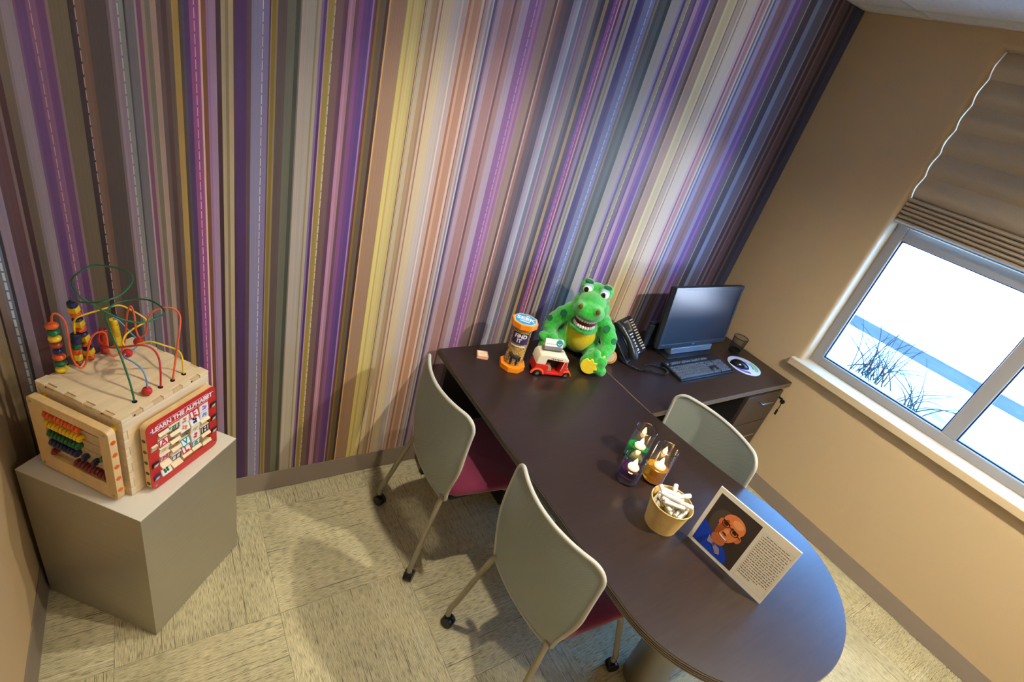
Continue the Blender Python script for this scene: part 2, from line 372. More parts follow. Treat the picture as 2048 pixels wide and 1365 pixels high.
# window wall with a bull-nosed opening
WT = 0.16
bm = bmesh.new()
def ring(x, ys, zs): return [bm.verts.new((x, y, z)) for y, z in ((ys[0],zs[0]),(ys[1],zs[0]),(ys[1],zs[1]),(ys[0],zs[1]))]
A = ring(0, (YB+9, YF-9), (-0.12, HC+0.12)); B = ring(0, (WY0, WY1), (WZ0, WZ1))
C_ = ring(WT, (WY0, WY1), (WZ0, WZ1)); D_ = ring(WT, (YB+9, YF-9), (-0.12, HC+0.12))
for P_, Q_ in ((A,B),(B,C_),(C_,D_),(D_,A)):
    for i in range(4): bm.faces.new((P_[i], P_[(i+1)%4], Q_[(i+1)%4], Q_[i]))
bm.edges.ensure_lookup_table()
ed = [e for e in bm.edges if all(v in B for v in e.verts)]
bmesh.ops.bevel(bm, geom=ed, offset=0.028, segments=5, affect='EDGES', profile=0.5)
bmesh.ops.recalc_face_normals(bm, faces=bm.faces)
me = bpy.data.meshes.new('wall_right'); bm.to_mesh(me); bm.free(); me.materials.append(M_paint)
me.polygons.foreach_set('use_smooth', [True]*len(me.polygons)); me.set_sharp_from_angle(angle=R(25))
o = bpy.data.objects.new('wall_right', me); COL.objects.link(o); struct(o)

# baseboards: cove strip with a small toe
def baseboard(name, p0, p1, nrm):
    p0 = Vector(p0); p1 = Vector(p1); nrm = Vector(nrm)
    prof = [(0,0.004),(0.014,0.004),(0.0135,0.008),(0.006,0.022),(0.0045,0.1),(0.003,0.102),(0,0.102)]
    mb = MB(); vs = []
    for p in (p0, p1):
        for d, z in prof: q = p + nrm*d; vs.append((q.x, q.y, z))
    n = len(prof)
    fs = [(i, (i+1)%n, n+(i+1)%n, n+i) for i in range(n)] + [tuple(range(n)), tuple(range(2*n-1, n-1, -1))]
    mb.add(vs, fs)
    return struct(obj(name, mb, M_base, smooth=50))
baseboard('baseboard_back', (XL+0.014,YB-0.0005,0), (XR-0.014,YB-0.0005,0), (0,-1,0))
baseboard('baseboard_right', (XR,YB,0), (XR,YF,0), (-1,0,0))
baseboard('baseboard_left', (XL,YB,0), (XL,YF,0), (1,0,0))
baseboard('baseboard_front', (XL+0.014,YF,0), (XR-0.014,YF,0), (0,1,0))

# ------------------------------------------------------------------ window
win = bpy.data.objects.new('window_1', None); COL.objects.link(win); struct(win)
FX0, FX1 = 0.095, 0.15
ZT0, ZT1, MY0, MY1 = 1.668, 1.735, -1.378, -1.442
GY0, GY1, GZ0, GZ1 = -0.722, -2.10, 0.935, 2.47
def bar(name, y0, y1, z0, z1, m=M_frame, x0=FX0, x1=FX1, bevel=0.004):
    return obj(name, MB().box(x0, x1, min(y0,y1), max(y0,y1), z0, z1), m, win, bevel=bevel)
bar('stile', WY0, GY0, WZ0, WZ1); bar('stile', GY1, WY1, WZ0, WZ1)
bar('bottom_rail', GY0, GY1, WZ0+0.008, GZ0); bar('top_rail', GY0, GY1, GZ1, WZ1); bar('transom', GY0, GY1, ZT0, ZT1); 
bar('mullion', MY0, MY1, GZ0, ZT0); bar('mullion', MY0, MY1, ZT1, GZ1)
def glass_pane_mat():
    m = bpy.data.materials.new('window_glass'); m.use_nodes = True; nt = m.node_tree; nt.nodes.remove(nt.nodes['Principled BSDF'])
    out = nt.nodes['Material Output']; tr = nt.nodes.new('ShaderNodeBsdfTransparent'); gl = nt.nodes.new('ShaderNodeBsdfGlossy'); gl.inputs['Roughness'].default_value = 0.02
    lw = nt.nodes.new('ShaderNodeLayerWeight'); lw.inputs['Blend'].default_value = 0.5; pw = nt.nodes.new('ShaderNodeMath'); pw.operation = 'POWER'; pw.inputs[1].default_value = 5.0
    fr = nt.nodes.new('ShaderNodeMapRange'); fr.inputs['To Min'].default_value = 0.03; fr.inputs['To Max'].default_value = 0.8; mx = nt.nodes.new('ShaderNodeMixShader')
    nt.links.new(lw.outputs['Facing'], pw.inputs[0]); nt.links.new(pw.outputs[0], fr.inputs['Value'])
    tr.inputs['Color'].default_value = (0.96, 0.98, 0.98, 1)
    nt.links.new(fr.outputs[0], mx.inputs[0]); nt.links.new(tr.outputs[0], mx.inputs[1]); nt.links.new(gl.outputs[0], mx.inputs[2]); nt.links.new(mx.outputs[0], out.inputs[0])
    return m
M_pane = glass_pane_mat()
for (y0, y1) in ((GY0, MY0), (MY1, GY1)):
    for (z0, z1) in ((GZ0, ZT0), (ZT1, GZ1)):
        obj('pane', MB().box(0.122, 0.128, y1, y0, z0, z1), M_pane, win, smooth=0)
        g = MB(); w = 0.007
        ya, yb = y1, y0
        for xa in (0.112,):
            g.box(xa, 0.121, ya, ya+w, z0, z1); g.box(xa, 0.121, yb-w, yb, z0, z1); g.box(xa, 0.121, ya+w, yb-w, z0, z0+w); g.box(xa, 0.121, ya+w, yb-w, z1-w, z1)
        obj('gasket', g, M_gasket, win, smooth=0)
obj('window_sill', MB().box(-0.042, FX0, WY1-0.045, WY0+0.045, 0.842, 0.886), M_sill, win, bevel=0.004)

# roman shade inside the recess
M_shade = mat('taupe_shade_fabric', rgb(184,168,144), 0.85, noise=((60,220,220), 0.05), bump=(900, 0.15, 0.0008))
def shade():
    t = thing('roman_shade', 'taupe fabric roman shade half lowered over the window', 'blind', (0, 0, 0))
    prof = []
    zt = 2.525; fold = 0.109
    nf = 6
    for k in range(nf):
        z1 = zt - k*fold; 
        for q in range(10):
            u = q/10
            bulge = 0.012 + 0.036*(math.sin(PI*min(1, u*1.02))**1.0)*(0.35+0.65*u) if u < 0.93 else 0.014
            prof.append((0.062 - bulge, z1 - u*fold))
    zs = zt - nf*fold
    prof.append((0.05, zs))
    th = 0.004; y0, y1 = WY0-0.005, WY1+0.005
    vs = []; n = len(prof)
    for y in (y0, y1):
        for (x, z) in prof: vs.append((x, y, z))
        for (x, z) in prof: vs.append((x+th, y, z))
    fs = []
    for i in range(n-1):
        fs += [(i, i+1, 2*n+i+1, 2*n+i), (n+i, 3*n+i, 3*n+i+1, n+i+1), (i, n+i, n+i+1, i+1), (2*n+i, 2*n+i+1, 3*n+i+1, 3*n+i)]
    fs += [(0, 2*n, 3*n, n), (n-1, 2*n-1, 4*n-1, 3*n-1)]
    obj('shade_fabric', MB().add(vs, fs), M_shade, t, smooth=60)
    # gathered pleats at the bottom
    z = zs
    for k in range(6):
        h = 0.0205
        m = MB(); pr = []
        for q in range(9):
            a = PI*q/8; pr.append((0.046 - 0.004*k*0.4 - 0.026*math.sin(a) , z - h*q/8))
        pr += [(0.058, z-h), (0.058, z)]
        nn = len(pr); v2 = [(x, y, zz) for y in (y0, y1) for (x, zz) in pr]
        m.add(v2, [(i, (i+1)%nn, nn+(i+1)%nn, nn+i) for i in range(nn)] + [tuple(range(nn)), tuple(range(2*nn-1, nn-1, -1))])
        obj('pleat', m, M_shade, t, smooth=60); z -= h
    obj('headrail', MB().box(0.03, 0.07, y1, y0, zt, WZ1-0.001), M_shade, t, smooth=0)
    obj('bottom_bar', MB().box(0.05, 0.058, y1, y0, z-0.008, z), M_shade, t, smooth=0)
shade()

# ------------------------------------------------------------------ outdoors
GZ = -0.10
def snow_mat():
    m = mat('snow', rgb(240,242,246), 1.0, spec=0.0, bump=(3, 0.4, 0.05))
    nt = m.node_tree; b = nt.nodes['Principled BSDF']; L = nt.links.new
    tc = nt.nodes.new('ShaderNodeTexCoord'); mp = nt.nodes.new('ShaderNodeMapping'); mp.inputs['Scale'].default_value = (0.9, 0.45, 1); L(tc.outputs['Object'], mp.inputs[0])
    nz = nt.nodes.new('ShaderNodeTexNoise'); nz.inputs['Scale'].default_value = 1; nz.inputs['Detail'].default_value = 6; L(mp.outputs[0], nz.inputs[0])
    cr = nt.nodes.new('ShaderNodeValToRGB'); cr.color_ramp.elements[0].position = 0.58; cr.color_ramp.elements[0].color = rgb(240,242,246)
    cr.color_ramp.elements[1].position = 0.72; cr.color_ramp.elements[1].color = rgb(90,92,96); L(nz.outputs['Fac'], cr.inputs[0]); L(cr.outputs[0], b.inputs['Base Color'])
    return m
M_snow = snow_mat()
gr = struct(obj('snow_ground', MB().box(0.2, 4.78, -30, 30, GZ-0.3, GZ), M_snow, smooth=0))
gr2 = struct(obj('snow_ground', MB().box(5.46, 60, -40, 40, GZ-0.3, GZ+0.004), M_snow, smooth=0))
struct(obj('wet_pavement', MB().box(4.78, 5.46, -30, 30, GZ-0.3, GZ-0.02), mat('wet_asphalt', rgb(78,68,62), 0.8, spec=0.15, noise=((3,1.2,1), 0.25)), smooth=0))
def grass_clump():
    rnd = random.Random(4); mb = MB()
    for cx, cy, n, hmax in ((3.30, -0.12, 46, 0.62), (3.05, -0.62, 16, 0.42)):
        for i in range(n):
            a = rnd.uniform(0, 2*PI); lean = rnd.uniform(0.02, 0.42); h = hmax*rnd.uniform(0.45, 1.0)
            bx_, by_ = cx+rnd.gauss(0, 0.05), cy+rnd.gauss(0, 0.09)
            dx, dy = math.cos(a)*lean, math.sin(a)*lean*1.3
            pts = [(bx_, by_, GZ-0.01), (bx_+dx*0.3, by_+dy*0.3, GZ+h*0.45), (bx_+dx*0.8, by_+dy*0.8, GZ+h*0.8), (bx_+dx*1.3, by_+dy*1.3, GZ+h*0.97)]
            r0 = rnd.uniform(0.004, 0.0075)
            mb.tube(spline(pts, 2), [r0*(1-0.12*k) for k in range(7)], 5)
    o = obj('dry_grass', mb, mat('dry_grass_stems', rgb(58,52,50), 1.0, spec=0.0))
    tag(o, 'clump of dry dark grass stems poking out of the snow', 'grass'); o['kind'] = 'stuff'
grass_clump()

# ------------------------------------------------------------------ ceiling downlights (recessed, warm)
M_trim = mat('white_trim', rgb(225,222,214), 0.4)
M_lamp = mat('lit_lamp', (1,0.8,0.5), 0.5, emit=(1.0,0.74,0.42), estr=6.0)
for k, (x, y, wts, cone) in enumerate(DOWNLIGHTS):
    t = thing('recessed_downlight', ('round recessed downlight in the ceiling above the chair by the striped wall', 'round recessed downlight in the ceiling before the window', 'round recessed downlight in the ceiling above the open floor')[k], 'ceiling light', (x, y, HC-0.006), 0, 'recessed ceiling downlights')
    obj('trim_ring', MB().lathe([(0.055,-0.004),(0.085,-0.006),(0.088,0.0),(0.055,0.003)], 32, cap0=False, cap1=False), M_trim, t)
    obj('lamp', MB().lathe([(0.056,-0.002),(0.056,0.001)], 32), M_lamp, t)
    ld = bpy.data.lights.new('downlight_beam', 'SPOT'); ld.energy = wts; ld.color = WARM; ld.spot_size = R(cone); ld.spot_blend = 1.0; ld.shadow_soft_size = 0.03
    lo = bpy.data.objects.new('downlight_beam', ld); COL.objects.link(lo); lo.parent = t; lo.location = (0,0,-0.03)
# ------------------------------------------------------------------ desks
M_desk = mat('espresso_wood_laminate', rgb(40,28,24), 0.30, spec=0.8, noise=((9,110,30), 0.22), bump=(700, 0.12, 0.0006))
M_desk_edge = mat('espresso_edge_band', rgb(44,34,32), 0.32)
M_rib = mat('brown_edge_rib', rgb(104,88,72), 0.3)
M_dark = mat('dark_laminate_panel', rgb(26,20,22), 0.5)
M_steel = mat('brushed_steel', rgb(168,160,146), 0.35, metal=0.85)

def slab(name, outline, z1, th, parent):
    """desk top with a ribbed edge band: a stack of thin layers, alternately proud and recessed"""
    n = len(outline)
    c = Vector((sum(p[0] for p in outline)/n, sum(p[1] for p in outline)/n))
    def inset(d):
        out = []
        for i in range(n):
            a = Vector(outline[i-1]); b = Vector(outline[i]); e = Vector(outline[(i+1) % n])
            n1 = Vector((-(b-a).y, (b-a).x)).normalized(); n2 = Vector((-(e-b).y, (e-b).x)).normalized()
            m = (n1+n2).normalized(); out.append(tuple(b + m*(d/max(0.4, m.dot(n1)))))
        return out
    top = MB().prism(inset(0.0015), z1-0.004, z1)
    o = obj(name, top, M_desk, parent, smooth=30)
    eb = MB(); k = 7; h = (th-0.004)/k
    for q in range(k):
        eb.prism(inset(0.0 if q % 2 == 0 else 0.003), z1-0.004-(q+1)*h, z1-0.004-q*h, mi=q % 2)
    obj('edge_band', eb, [M_rib, M_desk_edge], o, smooth=30)
    return o

def arc(cx, cy, rx, ry, a0, a1, n):
    return [(cx+rx*math.cos(R(a0+(a1-a0)*i/n)), cy+ry*math.sin(R(a0+(a1-a0)*i/n))) for i in range(n+1)]
t = thing('peninsula_desk', 'dark espresso wood desk with rounded bullet end and striped edge', 'desk', (-1.63, -0.9, 0))
ML = (1.63, 0.9)
def dl(pts): return [(x+ML[0], y+ML[1]) for x, y in pts]
out = [(-2.033, -0.047), (-2.033, -1.30)]
out += arc(-1.582, -1.38, 0.4505, 0.402, 180, 360, 40)
out += [(-1.1315, -1.35), (-1.1335, -1.31), (-1.143, -1.26), (-1.157, -1.21), (-1.171, -1.15), (-1.187, -1.07), (-1.203, -0.97), (-1.217, -0.86), (-1.228, -0.76), (-1.235, -0.69), (-1.2405, -0.60), (-1.2405, -0.047)]
slab('desk_top', dl(out), DT, 0.030, t)
zb = DT-0.031
obj('end_panel', MB().box(-2.02+ML[0], -1.26+ML[0], -0.135+ML[1], -0.107+ML[1], 0.006, zb), M_dark, t, bevel=0.001)
obj('modesty_panel', MB().box(-1.715+ML[0], -1.685+ML[0], -0.44+ML[1], -0.136+ML[1], 0.006, zb), M_dark, t, bevel=0.001)
obj('column_leg', MB().lathe([(0.075,0.0),(0.078,0.004),(0.078,zb-0.02),(0.075,zb-0.016)], 40, (-1.575+ML[0], -1.40+ML[1], 0.004)), M_steel, t)
obj('column_flange', MB().lathe([(0.12,zb-0.012),(0.12,zb)], 40, (-1.575+ML[0], -1.40+ML[1], 0)), M_dark, t)

t = thing('desk_return', 'dark espresso wood return desk filling the corner under the monitor', 'desk', (-0.62, -0.37, 0))
ML = (0.62, 0.37)
slab('desk_top', dl([(-1.2385, -0.047), (-1.2385, -0.698), (-0.012, -0.698), (-0.012, -0.047)]), DT, 0.030, t)
obj('end_panel', MB().box(-1.23+ML[0], -1.205+ML[0], -0.66+ML[1], -0.10+ML[1], 0.006, zb), M_dark, t, bevel=0.001)
obj('modesty_panel', MB().box(-1.20+ML[0], -0.40+ML[0], -0.13+ML[1], -0.105+ML[1], 0.25, zb), M_dark, t, bevel=0.001)
# thin light seam strip between the two tops
obj('seam_strip', MB().box(-1.2402+ML[0], -1.2388+ML[0], -0.697+ML[1], -0.048+ML[1], DT-0.004, DT+0.0006), mat('seam_trim', rgb(150,128,100), 0.4), t, smooth=0)

# drawer pedestal under the return
M_drawer = mat('dark_drawer_front', rgb(62,50,44), 0.42, noise=((60,9,60), 0.18))
M_chrome = mat('satin_nickel', rgb(190,186,180), 0.25, metal=1.0)
t = thing('drawer_pedestal', 'dark two-drawer pedestal with bar handles under the desk return', 'cabinet', (-0.20, -0.40, 0))
obj('body', MB().box(-0.182, 0.182, -0.262, 0.26, 0.03, 0.690), M_dark, t, bevel=0.001)
for fz0, fz1 in ((0.462, 0.678), (0.036, 0.456)):
    d = obj('drawer', MB().box(-0.180, 0.180, -0.284, -0.264, fz0, fz1), M_drawer, t, bevel=0.0015)
    hz = fz1-0.045 if fz0 > 0.4 else fz1-0.07
    obj('handle', MB().tube([(-0.055,-0.284,hz),(-0.055,-0.315,hz),(0.055,-0.315,hz),(0.055,-0.284,hz)], 0.005, 8), M_chrome, d)
lk = obj('lock', MB().cyl((0.150,-0.284,0.640), (0.150,-0.296,0.640), 0.010, 16), M_chrome, t)
obj('key', MB().box(0.148,0.152,-0.318,-0.296,0.634,0.646).cyl((0.146,-0.324,0.628),(0.154,-0.324,0.628),0.014,14).tube([(0.15,-0.324,0.615),(0.152,-0.326,0.59),(0.15,-0.325,0.565)],0.003,6).cbox((0.15,-0.326,0.55),(0.006,0.012,0.035)), mat('black_plastic', rgb(18,18,20), 0.35), lk)
M_black = MATS['black_plastic']

# ------------------------------------------------------------------ mesh-back chairs
def mesh_fabric(name, col):
    m = mat(name, col, 0.7, spec=0.3); nt = m.node_tree; b = nt.nodes['Principled BSDF']; L = nt.links.new
    tc = nt.nodes.new('ShaderNodeTexCoord'); sp = nt.nodes.new('ShaderNodeSeparateXYZ'); L(tc.outputs['Object'], sp.inputs[0])
    outs = []
    for ax in ('Y', 'Z'):
        a = nt.nodes.new('ShaderNodeMath'); a.operation = 'MULTIPLY'; a.inputs[1].default_value = 2*PI/0.0048; L(sp.outputs[ax], a.inputs[0])
        s2 = nt.nodes.new('ShaderNodeMath'); s2.operation = 'SINE'; L(a.outputs[0], s2.inputs[0]); outs.append(s2.outputs[0])
    mu = nt.nodes.new('ShaderNodeMath'); mu.operation = 'MULTIPLY'; L(outs[0], mu.inputs[0]); L(outs[1], mu.inputs[1])
    mr = nt.nodes.new('ShaderNodeMapRange'); mr.inputs['From Min'].default_value = -1; mr.inputs['From Max'].default_value = 1; mr.inputs['To Min'].default_value = 0.62; mr.inputs['To Max'].default_value = 1.3
    L(mu.outputs[0], mr.inputs['Value'])
    sc = nt.nodes.new('ShaderNodeVectorMath'); sc.operation = 'SCALE'; sc.inputs[0].default_value = col[:3]; L(mr.outputs[0], sc.inputs['Scale']); L(sc.outputs[0], b.inputs['Base Color'])
    bp = nt.nodes.new('ShaderNodeBump'); bp.inputs['Strength'].default_value = 0.4; bp.inputs['Distance'].default_value = 0.001; L(mu.outputs[0], bp.inputs['Height']); L(bp.outputs[0], b.inputs['Normal'])
    return m
M_mesh = mesh_fabric('grey_mesh_fabric', rgb(150,157,150))
M_rim = mat('grey_knit_rim', rgb(174,172,160), 0.7, bump=(900, 0.3, 0.001))
M_tube = mat('champagne_painted_tube', rgb(150,142,120), 0.42, metal=0.3)
M_seat = mat('crimson_upholstery', rgb(116,26,60), 0.9, sheen=0.3, noise=((300,300,300), 0.12), bump=(800, 0.3, 0.001))
M_rubber = mat('black_caster', rgb(14,14,14), 0.35)

BZ0, BZ1, BW0, BW1 = 0.418, 0.872, 0.184, 0.229
def back_point(u, v):
    z = BZ0 + (BZ1-BZ0)*v
    s = min(1, v/0.55); s = s*s*(3-2*s)
    w = BW0 + (BW1-BW0)*s
    r = 0.055
    if z > BZ1-r: w = w - r + math.sqrt(max(0, r*r-(z-(BZ1-r))**2))
    r0 = 0.024
    if z < BZ0+r0: w = w - r0 + math.sqrt(max(0, r0*r0-((BZ0+r0)-z)**2))
    y = u*w
    cu = (y/0.23)**2
    x = -0.212 + 0.020*(1-v)**2 - 0.012*math.sin(PI*v) - 0.012*v + cu*(0.035+0.030*v)
    return (x, y, z)
def make_chair():
    t = thing('mesh_back_chair', '', 'chair')
    nu, nv = 26, 34
    vs = []; fs = []
    vv = [ (1-math.cos(PI*j/nv))/2 for j in range(nv+1)]
    for side, off in ((0, 0.0), (1, 0.005)):
        for j in range(nv+1):
            for i in range(nu+1):
                p = back_point(-1+2*i/nu, vv[j]); vs.append((p[0]+off, p[1], p[2]))
    m = (nu+1)*(nv+1)
    for j in range(nv):
        for i in range(nu):
            a = j*(nu+1)+i; q = (a, a+1, a+nu+2, a+nu+1)
            fs.append(q[::-1]); fs.append(tuple(k+m for k in q))
    obj('backrest', MB().add(vs, fs), M_mesh, t, smooth=60)
    loop = [back_point(-1+2*i/nu, 0) for i in range(nu+1)] + [back_point(1, vv[j]) for j in range(1, nv)] + [back_point(1-2*i/nu, 1) for i in range(nu+1)] + [back_point(-1, vv[nv-j]) for j in range(1, nv)]
    loop = [(p[0]+0.0025, p[1], p[2]) for p in loop]
    cl = [loop[0]]
    for p in loop[1:]:
        if (Vector(p)-Vector(cl[-1])).length > 0.004: cl.append(p)
    if (Vector(cl[0])-Vector(cl[-1])).length < 0.004: cl.pop()
    obj('back_rim', MB().tube(cl, 0.0075, 10, closed=True), M_rim, t, smooth=60)
    # seat cushion
    pts = []
    hw, x0, x1, r = 0.215, -0.178, 0.235, 0.06
    for cx, cy, a0 in ((x1-r, hw-r, 0), (x0+r, hw-r, 90), (x0+r, -hw+r, 180), (x1-r, -hw+r, 270)):
        pts += arc(cx, cy, r, r, a0, a0+90, 6)
    sb = MB(); n = len(pts); vs = []; fs = []
    layers = [(0.428, 0.90), (0.432, 0.965), (0.445, 1.0), (0.458, 1.0), (0.468, 0.975), (0.473, 0.90), (0.475, 0.6), (0.475, 0.2)]
    for z, s in layers:
        for (x, y) in pts: vs.append((0.017+(x-0.017)*s, y*s*(0.80+0.20*min(1, max(0, (x+0.178)/0.16))), z - (0.012 if x > 0.15 else 0)*max(0, (x-0.15)/0.1)))
    for k in range(len(layers)-1):
        for i in range(n): fs.append((k*n+i, k*n+(i+1) % n, (k+1)*n+(i+1) % n, (k+1)*n+i))
    fs += [tuple(range(n-1, -1, -1)), tuple(range((len(layers)-1)*n, len(layers)*n))]
    obj('seat', sb.add(vs, fs), M_seat, t, smooth=60)
    obj('seat_pan', MB().box(-0.15, 0.19, -0.18, 0.18, 0.412, 0.43), M_black, t, bevel=0.006)
    for sx, sy in ((-1,1),(-1,-1),(1,1),(1,-1)):
        if sx < 0:
            pts = [(-0.155, sy*0.135, 0.432), (-0.168, sy*0.160, 0.436), (-0.185, sy*0.172, 0.42), (-0.215, sy*0.188, 0.30), (-0.250, sy*0.206, 0.155), (-0.262, sy*0.213, 0.115), (-0.268, sy*0.215, 0.09), (-0.268, sy*0.215, 0.054)]
        else:
            pts = [(0.10, sy*0.165, 0.405), (0.14, sy*0.185, 0.403), (0.165, sy*0.19, 0.385), (0.205, sy*0.20, 0.27), (0.245, sy*0.21, 0.145), (0.259, sy*0.214, 0.11), (0.265, sy*0.215, 0.09), (0.265, sy*0.215, 0.054)]
        lg = obj('leg', MB().tube(spline(pts, 4), 0.0112, 12), M_tube, t, smooth=60)
        cx, cy = pts[-1][0], pts[-1][1]
        a = random.Random(int(sx*3+sy+9)).uniform(0, 360)
        c = MB(); Mx = T(cx, cy, 0) @ RZ(a)
        for w in (-1, 1):
            M2 = Mx @ T(-0.008, w*0.011, 0.0255) @ RX(90)
            c.lathe([(0.006,-0.008),(0.023,-0.008),(0.0252,-0.006),(0.0252,0.006),(0.023,0.008),(0.006,0.008)], 22, M=M2)
        c.lathe([(0.012,0.0),(0.013,0.012),(0.0125,0.02)], 14, M=Mx @ T(0,0,0.038))
        c.box(-0.012, 0.012, -0.0035, 0.0035, 0.02, 0.048, M=Mx)
        obj('caster', c, M_rubber, lg, smooth=40)
    return t
ch = make_chair()
CH = [((-2.022, -0.456, 0), R(-2), 'grey mesh chair with crimson seat at the desk beside the striped wall'),
      ((-1.952, -1.102, 0), R(1), 'grey mesh chair with crimson seat pulled in at the rounded desk end'),
      ((-1.300, -0.940, 0), R(180), 'grey mesh chair tucked between the desk and the window wall')]
for i, (p, a, lb) in enumerate(CH):
    o = ch if i == 0 else copy_tree(ch)
    o.location = p; o.rotation_euler = (0, 0, a); tag(o, lb, 'chair', 'mesh back chairs around the desk')

# ------------------------------------------------------------------ plinth
M_plinth = mat('greige_metal_laminate', rgb(176,170,154), 0.34, metal=0.6, noise=((3,3,240), 0.05))
PA = R(45.1)
t = thing('display_plinth', 'square greige display plinth with white top in the corner', 'plinth', (-3.173, -0.552, 0), PA)
PW, PD, PH = 0.399, 0.423, 0.593
obj('side_panels', MB().prism([(0,0),(PW,0),(PW,0.350),(0.327,PD),(0,PD)], 0.004, PH-0.003), M_plinth, t, bevel=0.001)
obj('top_panel', MB().prism([(0,0),(PW,0),(PW,0.350),(0.327,PD),(0,PD)], PH-0.003, PH), mat('white_laminate', rgb(222,214,198), 0.4), t, smooth=0)
# ------------------------------------------------------------------ wooden activity cube
M_ply = mat('birch_plywood', rgb(232,208,166), 0.5, noise=((6,60,60), 0.07))
M_beech = mat('beech_wood', rgb(224,188,130), 0.45, noise=((40,40,6), 0.08))
M_edge = mat('plywood_edge', rgb(214,184,136), 0.55, noise=((8,8,160), 0.10))
def toycol(name, r, g, b): return mat('toy_'+name, rgb(r,g,b), 0.28, coat=0.2)
TC = dict(red=toycol('red',176,44,30), orange=toycol('orange',226,92,30), yellow=toycol('yellow',240,194,30), green=toycol('green',24,100,56), navy=toycol('navy',28,36,84), brown=toycol('brown',150,56,34), blue=toycol('blue',96,150,200), crimson=toycol('crimson',196,40,34), dgreen=toycol('dark_green',26,84,44), black=toycol('black',24,20,24), wine=toycol('wine',120,34,36))
M_red = mat('red_panel_laminate', rgb(198,46,42), 0.35)
M_ink = mat('white_print', rgb(240,232,226), 0.5)
cube = thing('activity_cube', 'wooden bead-maze activity cube standing on the plinth', 'toy', (-3.178, -0.2385, PH+0.0005), R(41.4))
CS, CHH = 0.149, 0.297
# side walls with finger joints (four panels and a top panel)
def finger_panel(w, h, th, n, phase, M):
    """rectangular panel in local XZ with teeth of one thickness along both vertical edges"""
    pts = []
    step = h/n
    def edge(xin, xout, up):
        out = []
        for k in range(n):
            kk = k if up else n-1-k
            x = xout if (kk+phase) % 2 == 0 else xin
            a, b = (kk*step, (kk+1)*step) if up else ((kk+1)*step, kk*step)
            g_ = 0.0007 if (kk+phase) % 2 == 0 else -0.0007
            a, b = (a+g_, b-g_) if up else (a-g_, b+g_)
            out += [(x, a), (x, b)]
        return out
    pts = edge(w-th-0.001, w, True) + edge(-w+th+0.001, -w, False)
    return MB().prism(pts, 0, th, M=M)
def panel_M(face, off=0.0):
    # maps (x along face, y up, z outward) to the cube's frame
    if face == 'front': B_ = Matrix(((1,0,0,0),(0,0,-1,-CS+0.012-off),(0,1,0,0),(0,0,0,1)))
    if face == 'back':  B_ = Matrix(((-1,0,0,0),(0,0,1,CS-0.012+off),(0,1,0,0),(0,0,0,1)))
    if face == 'left':  B_ = Matrix(((0,0,-1,-CS+0.012-off),(-1,0,0,0),(0,1,0,0),(0,0,0,1)))
    if face == 'right': B_ = Matrix(((0,0,1,CS-0.012+off),(1,0,0,0),(0,1,0,0),(0,0,0,1)))
    return B_
for fc, ph in (('front',0),('back',0),('left',1),('right',1)):
    obj('side_panel', finger_panel(CS, CHH-0.0135, 0.012, 9, ph, panel_M(fc)), M_ply, cube, smooth=0, bevel=0.0009, seg=1)
# top panel with teeth along its four edges
tp = []
nt_ = 9; stp = 2*CS/nt_
def tooth_side(rot):
    out = []
    for k in range(nt_):
        a = -CS + k*stp; d = -CS if k % 2 == 0 else -CS+0.012
        out += [(a, d), (a+stp, d)]
    c_, s_ = math.cos(R(rot)), math.sin(R(rot))
    return [(x*c_-y*s_, x*s_+y*c_) for x, y in out]
for rot in (0, 90, 180, 270):
    sd = tooth_side(rot); tp += sd[:-1]
obj('top_panel', MB().prism(tp, CHH-0.012, CHH), M_ply, cube, smooth=0, bevel=0.0006, seg=1)
for rot in (0, 90, 180, 270):
    for k in range(1, nt_, 2):
        M2 = RZ(rot); a = -CS + k*stp
        obj('joint_tooth', MB().box(a+0.0011, a+stp-0.0011, -CS+0.001, -CS+0.0108, CHH-0.0132, CHH-0.0026, M=M2), M_edge, cube, smooth=0, bevel=0.0006, seg=1)
for fc in ('front', 'left'):
    M2 = panel_M(fc, 0.012)
    for (x, z) in ((-0.11, CHH-0.006), (0.083, CHH-0.006)):
        obj('screw_hole', MB().lathe([(0.003,0.0),(0.003,0.0008)], 10, M=M2 @ T(x, z, 0)), TC['black'], cube)

